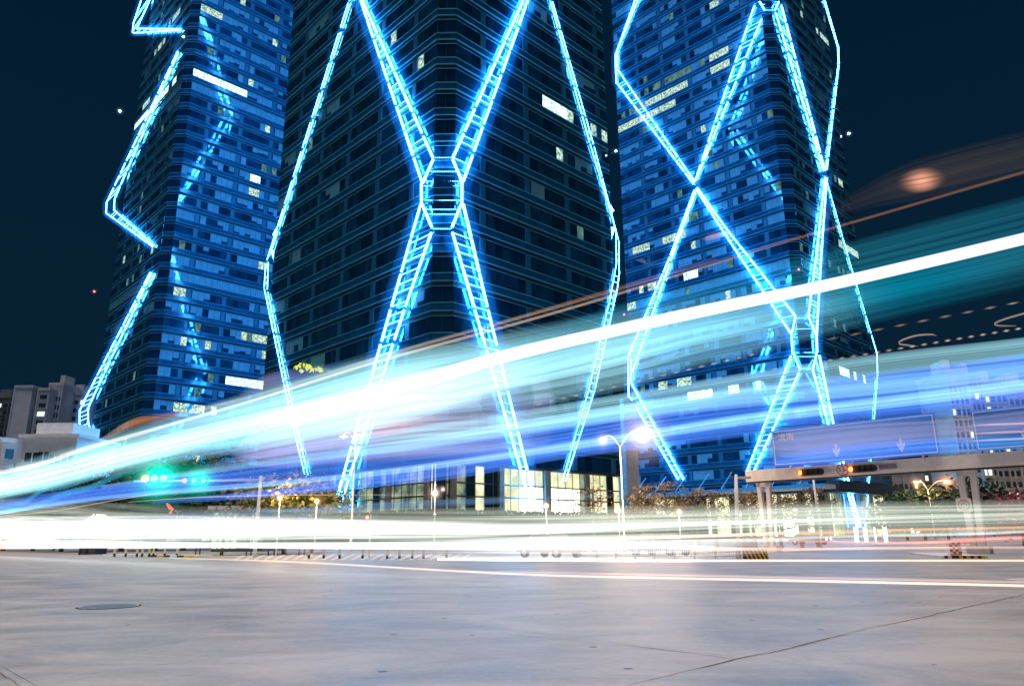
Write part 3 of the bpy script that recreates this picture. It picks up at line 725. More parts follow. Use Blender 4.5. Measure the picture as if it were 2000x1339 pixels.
# ------------------------------------------------------------------ street furniture
M_steel = mat('painted_steel', (.84, .80, .82), .45, .0, noise=.08, nscale=3)
M_white = mat('white_paint', (.75, .75, .74), .5)
M_black = mat('black_paint', (.02, .02, .02), .5)
M_yel   = mat('yellow_paint', (.70, .42, .04), .5, noise=.1, nscale=8)
M_redp  = mat('red_paint', (.60, .06, .05), .5)
M_blue  = mat('sign_blue', (.05, .25, .85), .4, noise=.1, nscale=1)
M_sod   = emis('sodium_lamp', (1.0, .62, .28), 16.0, 'NONE')
M_whl   = emis('white_lamp', (1.0, .86, .80), 30.0, 'NONE')
M_red   = emis('red_signal', (1.0, .08, .03), 9.0, 'NONE'); M_amb = emis('amber_signal', (1.0, .55, .02), 7.0, 'NONE')
M_grn   = emis('green_signal', (.05, 1.0, .62), 14.0, 'NONE'); M_off = mat('unlit_lens', (.10, .08, .09), .2)
M_tube  = emis('white_light_column', (.85, .95, 1.0), 3.0, 'NONE')
M_g_w = glow_mat('bloom_white', (1.0, .70, .55), 1.8); M_g_s = glow_mat('bloom_sodium', (1.0, .42, .12), .9); M_g_g = glow_mat('bloom_green', (.0, .80, .52), 1.3); M_g_r = glow_mat('bloom_red', (1.0, .12, .04), .9)  # bloom volumes for lamps and signals, glowing by themselves
def halo(p, r, m, parent):  # nested glowing shells painting a bloom around a lamp
    base = m.node_tree.nodes['Emission']
    for k, (f, g_) in enumerate(((.6, .9), (.9, .28), (1.2, .11), (1.6, .045), (2.1, .018))):
        nm = m.name + '_%d_%d' % (k, round(r * 100))
        if nm not in MATS: MATS[nm] = glow_mat(nm, base.inputs[0].default_value[:3], base.inputs[1].default_value * g_ * .6 / r)
        b = MB(); b.ball(p, r * f, 16, 10); b.build('bloom_shell', MATS[nm], parent, smooth=True)
def street_lamp(px, ybase, D, heads, ysplit, label, col, en, group, r=.08, hsz=.35, mats=None, hr=.5):
    b = at_d(px, 1000, D); b.z = 0
    T = thing('street_lamp', b, label, 'street lamp', group)
    top = at_d(px, ysplit, D)
    top.x = b.x; top.y = b.y
    m = MB(); m.tube([b, b + UP * 1.0, b + UP * 1.05, top], [r * 1.7, r * 1.6, r * 1.1, r * .7], 10); m.build('pole', M_steel, T, smooth=True)
    for (hx, hy, bright) in heads:
        e = at_d(hx, hy, D); e = V((e.x, b.y, e.z))
        pts = []
        for i in range(9):
            t = i / 8; x = top.x + (e.x - top.x) * (1 - math.cos(t * math.pi / 2)) if False else top.x + (e.x - top.x) * t
            z = top.z + (e.z + .12 - top.z) * math.sin(t * math.pi / 2) + math.sin(t * math.pi) * .35
            pts.append(V((x, b.y, z)))
        m = MB(); m.tube(pts, r * .55, 8); m.build('arm', M_steel, T, smooth=True)
        d = V((1 if e.x > top.x else -1, 0, 0))
        m = MB(); m.prism([e + UP * .16 - d * hsz, e + UP * .20 + d * hsz * .2, e + UP * .06 + d * hsz, e + UP * .0 + d * hsz, e - d * hsz], V((0, .3, 0))); hd = m.build('lamp_head', M_steel, T)
        m = MB(); m.ball(e + V((0, .15, -.06)), hsz * .55 * bright, 12, 8, .6); m.build('lens', mats, hd, smooth=True)
        halo(e + V((0, .15, -.1)), hr * bright, M_g_s if mats is M_sod else M_g_w, T)
        lamp_light('lamp', T, e + V((0, .1, -.5)), en * bright, col, .25)
    return T
street_lamp(1217, 1066, 62, [(1178, 857, .8), (1256, 845, 2.3)], 872, 'tall double armed street lamp before the lobby, its right head dazzling', (1, .72, .5), 900, 'street lamps', mats=M_whl, hr=.6)
street_lamp(1819, 1062, 115, [(1791, 941, .7), (1850, 940, 1.2)], 957, 'double armed street lamp with orange heads seen under the gantry beam', (1, .55, .2), 1600, 'street lamps', r=.11, mats=M_sod, hr=1.1, hsz=.5)
street_lamp(688, 1066, 60, [(702, 848, .4), (670, 852, .3)], 866, 'tall street lamp pole behind the lavender streaks, left of the lobby columns', (1, .8, .7), 200, 'street lamps', mats=M_whl, hr=.3)
# slim post with a globe
def globe(px, D, ytop, yl, label, m, col, en, rr=.16, hr=.35, cat='garden lamp', grp='small round lamps along the pavement', beads=False):
    b = at_d(px, 1000, D); b.z = 0; T = thing('garden_lamp', b, label, cat, grp); tz = at_d(px, ytop, D).z; lz = at_d(px, yl, D).z
    k = MB(); k.tube([b, b + UP * tz], [.06, .04], 8); k.build('post', M_steel, T, smooth=True)
    if beads:
        for z in (.8, 2.1, 3.0):
            k = MB(); k.ball(b + UP * z, .14, 10, 6, .6); k.build('collar', M_steel, T, smooth=True)
    k = MB(); k.ball(b + UP * lz + V((0, -.1, 0)), rr, 12, 8); k.build('globe', m, T, smooth=True); halo(b + UP * lz, hr, M_g_s if m is M_sod else M_g_w, T)
    lamp_light('lamp', T, b + UP * lz + V((0, -.5, .3)), en * 4, col, .15)
globe(849, 58, 905, 963, 'slim beaded post with one round lamp before the lobby corner', M_whl, (1, .75, .5), 60, beads=True)
for i, (x, y, yl, lb) in enumerate([(1067, 990, 987, 'small round lamp beside the foot of the ladder at the lobby'), (1208, 1000, 996, 'small round lamp just left of the tall street lamp'), (1326, 1000, 999, 'small round lamp glowing among the brown trees'),
        (545, 974, 972, 'round lamp shining through the yellow tree'), (618, 980, 978, 'round lamp at the right side of the yellow tree')]):
    globe(x, 59, y, yl, lb, M_sod, (1, .6, .3), 130)

# traffic gantry: a beam along the street grid carried by forked columns
n = -R
G0 = at_d(1456, 930, 58); GP = V((G0.x, G0.y, 0))
def gpt(x, y, off=0.0): return at_plane(x, y, GP + n * off, n)
gb = gpt(1456, 940); ge = gpt(2000, 908); gt = gpt(1456, 924)
bz = (gb.z + ge.z) / 2; bh = .88
def along(x): 
    p = gpt(x, 930); return V((p.x, p.y, 0))
T = thing('traffic_gantry', along(1880), 'pale grey traffic gantry beam across the right of the picture on forked columns', 'gantry')
a, b_ = along(1456), along(2120)
m = MB(); m.box(a + UP * bz, b_ - a, -n * .7, UP * bh); m.build('beam', M_steel, T)
m = MB(); m.box(a + UP * (bz - .10) - n * .1, b_ - a, -n * .5, UP * .098); m.build('beam_flange', M_dark, T)
def gcol(x, spread, wd):
    c = along(x) - n * .35; dl = (b_ - a).normalized()
    for s_ in (-1, 1):
        m = MB(); tp = c + dl * s_ * spread * .5; bt = c + dl * s_ * spread * (.32 if s_ < 0 else .32)
        q = dl * wd; 
        m.box(bt - q / 2 - n * .0, q, -n * .35, (tp - bt) + UP * (bz - .1)); m.build('column', M_steel, T)
    m = MB(); m.box(c - dl * spread * .75 + UP * (bz - .42), dl * spread * 1.5, -n * .36, UP * .32); m.build('bracket', M_steel, T)
    m = MB(); m.box(c - dl * spread * .8, dl * spread * 1.6, -n * .9, UP * .45); m.build('footing', M_conc, T)
gcol(1484, .75, .32); gcol(1884, .75, .36)
dl = (b_ - a).normalized()
# signals on the beam
def hsignal(x0, x1, label):
    p, q = along(x0) + n * .02, along(x1) + n * .02; zc = bz + bh * .46; Ln = (q - p).length; hh = .30
    S = thing('traffic_signal', p + UP * zc, label, 'traffic signal', 'horizontal signals on the gantry beam')
    d = (q - p).normalized()
    pts = []
    for i in range(7): an = math.pi / 2 + math.pi * i / 6; pts.append(p + UP * zc + d * (hh + math.cos(an) * hh) + UP * math.sin(an) * hh)
    for i in range(7): an = -math.pi / 2 + math.pi * i / 6; pts.append(p + UP * zc + d * (Ln - hh + math.cos(an) * hh) + UP * math.sin(an) * hh)
    m = MB(); m.prism(pts, n * .12); m.build('backboard', M_white, S)
    ctr = p + UP * zc + d * Ln / 2
    m = MB(); m.prism([ctr + (t - ctr) * .90 + n * .125 - (t - ctr).project(UP) * .06 for t in pts], n * .10); m.build('housing', mat('signal_housing', (.09, .07, .08), .5), S)
    k = 5
    for i in range(k):
        c = p + UP * zc + d * (hh * .95 + (Ln - hh * 1.9) * i / (k - 1)) + n * .24
        m = MB(); m.tube([c, c + n * .06], .19 if i == 0 else .13, 14); m.build('lens', M_red if i == 0 else M_off, S, smooth=False)
        if i == 0:
            m = MB(); m.tube([c + n * .061, c + n * .09], .11, 14); m.build('lamp', M_amb, S); halo(c, .30, M_g_r, S)
        m = MB(); m.tube([c, c + n * .22], .21, 12, cap=False); m.build('visor', M_black, S)
hsignal(1560, 1616, 'left red signal box on the gantry beam, nearest the beam end'); hsignal(1659, 1721, 'right red signal box on the gantry beam, beside the round limit sign')
def textobj(s, size, loc, right, up, m, parent, ext=.01, name='lettering', align='CENTER'):
    cu = bpy.data.curves.new(name, 'FONT'); cu.body = s; cu.size = size; cu.extrude = ext; cu.align_x = align; cu.align_y = 'CENTER'
    tmp = bpy.data.objects.new('tmp', cu); COL.objects.link(tmp)
    me = bpy.data.meshes.new_from_object(tmp.evaluated_get(bpy.context.evaluated_depsgraph_get())); bpy.data.objects.remove(tmp)
    me.materials.clear(); me.materials.append(m)
    nn = right.cross(up); M = Matrix((right, up, nn)).transposed().to_4x4(); me.transform(M)
    o = bpy.data.objects.new(name, me); COL.objects.link(o); o.name = name
    if parent: o.parent = parent; o.location = loc - V(parent['_w'])
    else: o.location = loc
    return o
# round height limit sign 5.5 m
c = along(1648) + n * .03 + UP * (bz + bh * .5); S = thing('height_limit_sign', c, 'round white height limit sign with red ring between the two red signals', 'road sign')
rt = dl if dl.x > 0 else -dl
m = MB(); m.tube([c, c + n * .04], .44, 24); m.build('ring', M_redp, S)
m = MB(); m.tube([c + n * .041, c + n * .055], .36, 24); m.build('face', M_white, S)
textobj('5.5', .40, c + n * .06 - rt * .06, rt, UP, M_black, S); textobj('m', .22, c + n * .06 + rt * .24 - UP * .06, rt, UP, M_black, S)
for s_ in (1, -1):
    q = c + n * .06 + UP * s_ * .30; m = MB(); m.prism([q + rt * -.10 , q + rt * .10, q - UP * s_ * .10] if s_ > 0 else [q + rt * .10, q - rt * .10, q + UP * .10], n * .01); m.build('pointer', M_black, S)
# name plate
c = along(1735) + n * .03 + UP * (bz + bh * .5); S = thing('name_plate', c, 'small grey framed plate on the gantry beam right of the signals', 'plate')
m = MB(); m.box(c - rt * .62 - UP * .17, rt * 1.24, n * .03, UP * .34); m.build('board', mat('plate_grey', (.22, .22, .30), .5), S)
m = MB(); m.box(c - rt * .57 - UP * .12 + n * .031, rt * 1.14, n * .01, UP * .24); m.build('face', mat('plate_face', (.36, .35, .42), .5), S)
for i in range(8):
    m = MB(); m.box(c + rt * (-.48 + i * .125) - UP * .07 + n * .042, rt * .07, n * .004, UP * .14); m.build('character', mat('plate_ink', (.12, .12, .2), .5), S)
# big direction signs standing on the beam
def bigsign(x0, x1, y0b, y0t, label, arrows, txt=None):
    A = gpt(x0, y0b, .25); B = gpt(x1, y0b, .25); zt = gpt(x0, y0t, .25).z; zb = bz + bh + .12
    A.z = B.z = zb; W = (B - A).length; d = (B - A).normalized(); Hh = zt - zb
    S = thing('direction_sign', A, label, 'road sign', 'blue direction signs on the gantry')
    m = MB(); m.box(A, d * W, -n * .10, UP * Hh); m.build('panel', M_blue, S)
    for (o, u, v) in ((A + UP * .10 + d * .10, d * (W - .2), UP * .07), (A + UP * (Hh - .17) + d * .10, d * (W - .2), UP * .07), (A + UP * .17 + d * .1, d * .07, UP * (Hh - .34)), (A + UP * .17 + d * (W - .17), d * .07, UP * (Hh - .34))):
        m = MB(); m.box(o + n * .001, u, n * .012, v); m.build('border', M_white, S)
    for t in arrows:
        c = A + d * W * t + UP * Hh * .24 + n * .001; s_ = Hh * .22
        pts = [(-.12, 1), (.12, 1), (.12, .25), (.42, .62), (.42, .15), (0, -.55), (-.42, .15), (-.42, .62), (-.12, .25)]
        m = MB(); m.prism([c + d * x * s_ + UP * y * s_ for x, y in reversed(pts)], n * .012); m.build('arrow', M_white, S)
    if txt:
        textobj(txt, Hh * .24, A + d * W * .10 + UP * Hh * .76 + n * .006, d, UP, M_white, S)
    for t in (.1, .5, .9):
        m = MB(); m.box(A + d * W * t - n * .105 - UP * .25, d * .10, -n * .12, UP * (Hh * .8)); m.build('post', M_steel, S)
    return S
bigsign(1512, 1840, 908, 840, 'wide blue direction sign with two white down arrows above the red signals', (.42, .80), '滨海')
bigsign(1912, 2090, 908, 800, 'blue direction sign cut off by the right edge of the picture', (.6,))
# white turn sign on the right column
c = along(1877) + n * .35; c.z = gpt(1877, 986).z; S = thing('turn_sign', c, 'square white sign with a red ring on the right gantry column', 'road sign')
m = MB(); m.box(c - rt * .42 - UP * .42, rt * .84, n * .04, UP * .84); m.build('board', M_white, S)
m = MB(); 
pr = [(math.cos(i * math.pi / 12), math.sin(i * math.pi / 12)) for i in range(24)]
for i in range(24):
    (a0, b0), (a1, b1) = pr[i], pr[(i + 1) % 24]; m.prism([c + n * .041 + rt * a0 * .33 + UP * b0 * .33, c + n * .041 + rt * a1 * .33 + UP * b1 * .33, c + n * .041 + rt * a1 * .26 + UP * b1 * .26, c + n * .041 + rt * a0 * .26 + UP * b0 * .26], n * .01)
m.build('ring', M_redp, S)
m = MB(); m.tube([c + n * .05 - rt * .14 - UP * .12, c + n * .05 - rt * .14 + UP * .06, c + n * .05 - rt * .06 + UP * .13, c + n * .05 + rt * .06 + UP * .13, c + n * .05 + rt * .14 + UP * .06, c + n * .05 + rt * .14 - UP * .05], .025, 6); m.build('arrow', M_black, S)

# leaning camera pole
b = ground(1443, 1091); T = thing('camera_pole', b, 'pale camera pole rising behind the guardrail, left of the gantry end', 'pole'); tz = at_d(1437, 926, b.y)
m = MB(); m.tube([b, V((tz.x, b.y, tz.z))], [.13, .10], 10); m.build('shaft', M_steel, T, smooth=True)
m = MB(); m.box(V((tz.x, b.y, tz.z - .1)) - V((.28, .05, 0)), V((.22, 0, 0)), V((0, .3, 0)), UP * .16); m.build('camera', M_dark, T)
m = MB(); m.box(V((tz.x, b.y, tz.z - .25)) + V((.1, 0, 0)), V((.75, 0, 0)), V((0, .12, 0)), UP * .14); m.build('arm', M_steel, T)
b = at_d(1597, 1000, 70); b.z = 0; T = thing('lamp_pole', b, 'thin bare pole leaning in front of the orange lit tree', 'pole'); tz = at_d(1588, 930, 70)
m = MB(); m.tube([b, tz], .09, 8); m.build('shaft', M_steel, T, smooth=True); m = MB(); m.ball(tz, .14, 8, 5); m.build('cap', M_steel, T)
# pedestrian signal
b = ground(721, 1088); T = thing('pedestrian_signal', b, 'kerb side signal post with a red lens and a green lens at the middle', 'traffic signal')
H = at_d(721, 1003, b.y).z
m = MB(); m.tube([b, b + UP * H], .06, 8); m.build('post', M_steel, T)
for s_, mm, zz in ((-1, M_red, .80), (1, M_grn, .40)):
    c = V((b.x + s_ * .22, b.y, H - .45))
    m = MB(); m.box(c + V((-.15, -.1, -.42)), V((.30, 0, 0)), V((0, .2, 0)), UP * .84); hx = m.build('housing', M_black, T)
    for z, on in ((.22, s_ < 0), (-.2, True)):
        q = c + V((0, -.11, z)); k = MB(); k.tube([q, q + V((0, -.04, 0))], .11, 12); k.build('lens', (M_red if (s_ < 0 and z > 0) else M_grn if z < 0 else M_off), hx)
    if s_ > 0: halo(c + V((0, -.15, -.2)), .2, M_g_g, T)
# overhead green signals on a mast arm at the left
b = ground(497, 1088); D = b.y; T = thing('signal_mast', b, 'mast with a long arm reaching left to the green overhead signals', 'mast'); az = at_d(400, 938, D).z
e = at_d(262, 938, D)
m = MB(); m.tube([b, V((b.x, D, az + .3))], [.14, .10], 10); m.build('mast', M_steel, T, smooth=True)
m = MB(); m.tube([V((b.x, D, az)), V((e.x, D, az))], [.09, .06], 8); m.build('arm', M_steel, T, smooth=True)
def osig(x0, x1, yy, label, k, on, rr):
    rr *= 1.25
    p, q = at_d(x0, yy, D - .3), at_d(x1, yy, D - .3); q.z = p.z; S = thing('overhead_signal', p, label, 'traffic signal', 'overhead signals on the mast arm')
    d = (q - p); m = MB(); m.box(p - d * .12 - UP * rr * 1.5, d * 1.24, V((0, .2, 0)), UP * rr * 3); m.build('housing', M_black, S)
    for i in range(k):
        c = p + d * (i / (k - 1)) + V((0, -.02, 0)); m = MB(); m.tube([c, c + V((0, -.05, 0))], rr, 14); m.build('lens', on[i], S)
        if on[i] is M_grn: halo(c, rr * 5.0, M_g_g, S)
        if on[i] is M_red: halo(c, rr * 1.3, M_g_r, S)
    lamp_light('lamp', S, p + d * .5 + V((0, -.6, 0)), 60, (.1, 1, .7), .2)
osig(284, 320, 934, 'left overhead signal, green and red lenses glowing over the dark trees', 3, [M_red, M_grn, M_grn], .20)
osig(361, 398, 938, 'right overhead signal, dimmer green lens above the blue streak', 3, [M_red, M_grn, M_grn], .13)
# road dividers: guardrail at the right of centre
p, q = ground(1128, 1090), ground(1452, 1091); W = (q - p).length; d = (q - p).normalized(); hh = .98
T = thing('guardrail', p, 'white picket guardrail along the road right of the middle', 'guardrail'); nn = V((-d.y, d.x, 0))
for z in (.12, .86):
    m = MB(); m.box(p + UP * z, d * W, nn * .04, UP * .05); m.build('rail', M_white, T)
k = 0; x = 0; pm = MB(); pm.box(V((0, 0, 0)), d * .03, nn * .03, UP * .68); pme = pm.mesh('picket', M_white); po = MB(); po.box(V((0, 0, 0)), d * .10, nn * .10, UP * 1.06); pome = po.mesh('post', M_white)
while x < W:
    if k % 10 == 0: inst('post', pome, T, p + d * x - nn * .03)
    else: inst('picket', pme, T, p + d * x + UP * .17 + nn * .005)
    x += .115; k += 1
# chevron nose block
p = ground(1452, 1091); q = ground(1502, 1091); W = (q - p).length; d = (q - p).normalized(); hh = at_d(1452, 1070, p.y).z; nn = V((-d.y, d.x, 0))
T = thing('chevron_block', p, 'kerb nose block with slanted black and yellow stripes at the guardrail end', 'barrier')
m = MB(); m.prism([p, p + d * W, p + d * (W * .92) + UP * hh, p + UP * hh], nn * .8); m.build('block', M_black, T)
for i in range(6):
    x0 = i * W / 6; m = MB(); f = W / 12
    m.prism([p + d * min(x0 + W * .16, W * .97) - nn * .012 , p + d * min(x0 + W * .16 + f, W) - nn * .012, p + d * (x0 * .95 + f) + UP * hh - nn * .012, p + d * (x0 * .95) + UP * hh - nn * .012], nn * .010); m.build('stripe', M_yel, T)
m = MB(); m.box(p + UP * (hh + .01) + nn * .3, d * .75, nn * .05, UP * .38); S = m.build('notice_board', mat('pale_pink_board', (.62, .40, .38), .6)); tag(S, 'small pale pink board standing on the striped kerb block', 'sign')
# right island with checkered crash box
p = ground(1838, 1090); q = ground(1925, 1090); W = (q - p).length; d = (q - p).normalized(); nn = V((-d.y, d.x, 0))
T = thing('traffic_island', p, 'small traffic island with a black and yellow kerb under the right gantry column', 'traffic island')
for i in range(12):
    m = MB(); m.box(p + d * (i * W / 12 + .005), d * (W / 12 - .01), nn * .3, UP * .14); m.build('kerb_stone', (M_yel if i % 2 else M_black) if i > 3 else (M_white if i % 2 == 0 else M_black), T)
m = MB(); m.box(p + nn * .302, d * W * 1.1, nn * 7, UP * .13); m.build('island_bed', M_conc, T)
p2 = ground(1858, 1089) + nn * .05 + UP * .142; q2 = ground(1881, 1089); W2 = (q2 - ground(1858, 1089)).length; H2 = at_d(1858, 1058, p2.y).z - .14
T = thing('crash_box', p2, 'crash box with a red and white checkerboard face on the right island', 'barrier')
m = MB(); m.box(p2 + nn * .012, d * W2, nn * .6, UP * H2); m.build('body', M_white, T)
for r_ in range(5):
    for c_ in range(4):
        m = MB(); m.box(p2 + d * W2 * c_ / 4 + UP * H2 * (.1 + .9 * r_ / 5), d * (W2 / 4 - .002), nn * .010, UP * (H2 * .9 / 5 - .002)); m.build('checker', M_redp if (r_ + c_) % 2 else M_white, T)
m = MB(); m.box(p2 - nn * .01, d * W2, nn * .018, UP * (H2 * .09)); m.build('footer', M_yel, T)
p3 = ground(1889, 1087) + UP * .14; T = thing('no_entry_sign', p3, 'low no entry sign with a white bar behind the checkered box', 'road sign')
m = MB(); m.tube([p3, p3 + UP * .55], .03, 6); m.build('post', M_steel, T)
c = p3 + UP * .68; m = MB(); m.tube([c, c + V((0, -.03, 0))], .17, 18); m.build('disc', emis('backlit_red', (1, .18, .12), .9, 'NONE'), T)
m = MB(); m.box(c + V((-.12, -.04, -.03)), V((.24, 0, 0)), V((0, .008, 0)), UP * .06); m.build('bar', M_white, T)
p4 = ground(1893, 1086) + nn * .4 + UP * .14; m = MB(); m.box(p4, d * 1.0, nn * .8, UP * .42); o = m.build('concrete_block', M_conc); tag(o, 'plain concrete block on the right island beside the column', 'block')
# lit white columns
for i, (x0, yt, yb, lb) in enumerate([(1674, 1029, 1057, 'leftmost and widest of the four glowing white columns'), (1692, 1029, 1053, 'second glowing white column from the left, slightly shorter'), (1711, 1029, 1056, 'thinnest of the glowing white columns, third from left'), (1731, 1029, 1057, 'rightmost glowing white column')]):
    b = at_d(x0, yb, 95); b.z = 0; tz = at_d(x0, yt, 95).z; r = .10 if i == 2 else .22
    T = thing('light_column', b, lb, 'light column', 'glowing white columns')
    m = MB(); m.tube([b + UP * .1, b + UP * tz], r, 12); m.build('tube', M_tube, T, smooth=False); m = MB(); m.tube([b, b + UP * .1], r * 1.3, 12); m.build('foot', M_dark, T)
# low bollards
def bollard(x, yb, yt, label, grp):
    b = ground(x, yb); H = at_d(x, yt, b.y).z
    T = thing('bollard', b, label, 'bollard', grp)
    m = MB(); m.tube([b, b + UP * H * .35], .085, 10); m.build('base', M_black, T)
    m = MB(); m.tube([b + UP * H * .35, b + UP * H * .97, b + UP * H], [.08, .08, .05], 10); m.build('post', mat('pale_yellow_paint', (.72, .55, .28), .5), T)
xs = [223, 245, 267, 277, 291, 299, 321, 345]
for i, x in enumerate(xs): bollard(x, 1087, 1067, 'yellow topped bollard at the left kerb island' + (', the leftmost' if i == 0 else ', the rightmost' if i == 7 else ', number %s from its left end' % ['', 'two', 'three', 'four', 'five', 'six', 'seven'][i]), 'bollards on the left kerb island')
xs = [603, 632, 663, 708, 756, 780, 805, 827, 872]
for i, x in enumerate(xs): bollard(x, 1090, 1070, 'slim yellow post by the hatched road marking' + (', leftmost' if i == 0 else ', rightmost' if i == 8 else ', %s from the left' % ['', 'second', 'third', 'fourth', 'fifth', 'sixth', 'seventh', 'eighth'][i]), 'posts along the hatched marking')
p, q = ground(200, 1085.5), ground(372, 1088); d = (q - p).normalized(); W = (q - p).length; nn = V((-d.y, d.x, 0))
T = thing('kerb_island', p, 'low kerb island with some black and yellow stones at the left', 'traffic island')
for i in range(14): m = MB(); m.box(p + d * i * W / 14, d * (W / 14 - .02), nn * .3, UP * .15); m.build('kerb_stone', M_yel if i in (9, 13) else M_black if i in (8, 10, 12) else M_conc, T)
m = MB(); m.box(p + nn * .301, d * W, nn * 1.6, UP * .145); m.build('island_bed', M_conc, T)
# hatched marking, arrow end, painted patch
M_pnt = mat('road_paint', (.62, .62, .58), .6, noise=.2, nscale=6)
hm = []
for i in range(24):
    x = 455 + i * 19
    a1, a2, a3, a4 = ground(x, 1093), ground(x + 7, 1093), ground(x + 30, 1081), ground(x + 24, 1081)
    m = MB(); m.prism([V((t.x, t.y, .001)) for t in (a1, a2, a3, a4)], UP * .003); o = m.build('marking_stripe', M_pnt, ROADO)
m = MB(); c = ground(2006, 1131); m.prism([V((c.x + .55 * math.cos(t * math.pi / 12), c.y + .55 * math.sin(t * math.pi / 12), .001)) for t in range(24)], UP * .003); m.build('marking_disc', M_pnt, ROADO)
# manhole
c = ground(213, 1184); c.z = 0; T = thing('manhole_cover', c, 'worn round manhole cover in the road at the lower left', 'manhole cover'); RR = .62
m = MB(); m.tube([c - UP * .0, c + UP * .008], RR, 40); m.build('frame', mat('rusty_iron', (.12, .07, .045), .7, .3, noise=.4, nscale=12), T)
m = MB(); m.tube([c + UP * .0085, c + UP * .014], RR * .93, 40); cv = m.build('cover', mat('worn_iron', (.36, .44, .48), .35, .25, noise=.4, nscale=14, bump=.6), T)
m = MB()
for i in range(-9, 10):
    for j in range(-9, 10):
        if i * i + j * j < 78: m.box(c + V((i * .06 - .02, j * .06 - .012, .0145)), V((.04, 0, 0)), V((0, .024, 0)), UP * .006)
m.build('tread_studs', mat('worn_iron', (.2, .2, .2)), cv, stuff=True)
# small shop lights and boards under the trees at the left
def boards(x0, x1, y0, y1, D, m_, label, nm, cat):
    a = at_d(x0, y1, D); b = at_d(x1, y1, D); t = at_d(x0, y0, D).z; z = max(0, a.z); a.z = z; b.z = z
    T = thing(nm, a, label, cat); k = MB(); k.box(a, b - a, V((0, .3, 0)), UP * (t - z)); k.build('panel', m_, T)
    k = MB(); k.box(a + V((-.06, .05, -.06)), (b - a) + V((.12, 0, 0)), V((0, .3, 0)), UP * (t - z + .12)); k.build('frame', M_dark, T)
    for f in (.2, .8):
        k = MB(); k.box(V((a.x + (b.x - a.x) * f, a.y + .1, 0)), V((.08, 0, 0)), V((0, .08, 0)), UP * max(.05, z)); k.build('leg', M_dark, T)
M_bb = emis('blue_board', (.06, .16, .75), .6, 'NONE'); 
boards(382, 395, 1015, 1031, 60, M_bb, 'upright blue board left of the umbrella shaped tree', 'advert_board', 'board')
boards(522, 541, 1010, 1027, 60, M_bb, 'upright blue board left of the yellow tree trunk', 'advert_board', 'board')
boards(582, 599, 1008, 1026, 60, M_bb, 'upright blue board right of the yellow tree trunk', 'advert_board', 'board')
boards(480, 495, 1010, 1030, 61, mat('brown_board', (.2, .08, .05), .7), 'brown cabinet left of the signal mast', 'cabinet', 'cabinet')
a = at_d(160, 1030, 70); a.z = 0; a.z=at_d(160,1026,70).z*0; T = thing('shop_front', a, 'brightly lit white gable of a small kiosk under the dark trees', 'kiosk')
w_ = at_d(192, 1030, 70).x - a.x; t = at_d(160, 1003, 70).z; t2 = at_d(160, 1012, 70).z
m = MB(); m.box(a, V((w_, 0, 0)), V((0, 2, 0)), UP * (t2 * .55)); m.build('base_wall', M_dark, T); kb = UP * (t2 * .56)
m = MB(); m.prism([a + kb, a + V((w_, 0, 0)) + kb, a + V((w_, 0, 0)) + UP * t2, a + V((w_ * .6, 0, 0)) + UP * t, a + UP * t2 * .9], V((0, 2, 0))); m.build('wall', emis('kiosk_light', (1, .96, .9), 1.2, 'NONE'), T)
for f in (.05, .45):
    m = MB(); m.tube([a + V((w_ * f, -.1, 0)), a + V((w_ * (f + .3), -.1, t))], .06, 5); m.build('strut', M_dark, T)
# low lit building behind the umbrella tree
a = at_d(415, 1035, 78); b = at_d(515, 1035, 78); a.z = b.z = 0; t = at_d(415, 995, 78).z; T = thing('low_pavilion', a, 'low green lit pavilion behind the umbrella shaped tree', 'building')
m = MB(); m.box(a, b - a, V((0, 8, 0)), UP * t); m.build('wall', M_lobg, T)
m = MB(); m.box(a + UP * (t + .002) - V((.5, .5, 0)), b - a + V((1, 0, 0)), V((0, 9, 0)), UP * .4); m.build('roof', M_conc, T)
ML = emis('green_room_light', (.55, .9, .55), 1.1, 'NONE', noise=.6, nscale=.6)
for i in range(8):
    m = MB(); m.box(a + (b - a) * (i / 8 + .01) + V((0, -.05, .3)), (b - a) * .10, V((0, .04, 0)), UP * (t - .6)); m.build('window_pane', ML if i in (0, 1, 2, 3, 6) else M_lobg, T)
# red neon squiggle
a = at_d(331, 992, 75); T = thing('red_neon_sign', a, 'small red neon squiggle hanging in the dark trees', 'neon sign')
m = MB(); m.tube([a + V((-.35, 0, .5)), a + V((-.1, 0, .25)), a + V((.1, 0, .0)), a + V((.3, 0, -.1)), a + V((.2, 0, -.4)), a + V((0, 0, -.5))], [.05, .15, .17, .16, .13, .04], 8); m.build('tube', emis('red_neon', (1, .13, .08), 1.4, 'NONE'), T, smooth=True)
m = MB(); m.tube([V((a.x, a.y + .05, 0)), a], .04, 6); m.build('pole', M_dark, T)
# added self-glowing leaf shapes making a small yellow patch of light on the tower
fl = MB(); rg = random.Random(9); nL = -R; P0 = V(TC['_w']) + nL * 1.1
for (x, y, s_) in ((578, 717, 5), (590, 713, 7), (598, 714, 6), (605, 720, 7), (612, 724, 6), (621, 722, 8), (588, 724, 3), (603, 716, 4), (626, 724, 4)):
    for i in range(9):
        p = at_plane(x + rg.uniform(-s_, s_), y + rg.uniform(-s_ * .5, s_ * .5), P0 + nL * rg.uniform(0, .8), nL); u = V((rg.gauss(0, 1), rg.gauss(0, 1), rg.gauss(0, 1))).normalized() * .34; v = u.cross(V((rg.gauss(0, 1), rg.gauss(0, 1), rg.gauss(0, 1)))).normalized() * .2
        j = len(fl.v); fl.v += [p - u, p + v, p + u, p - v]; fl.f.append((j, j + 1, j + 2, j + 3))
a = at_plane(603, 720, P0, nL); T = thing('lit_planter', a, 'small yellow glowing cluster on the left face of the middle tower', 'glow_cluster')
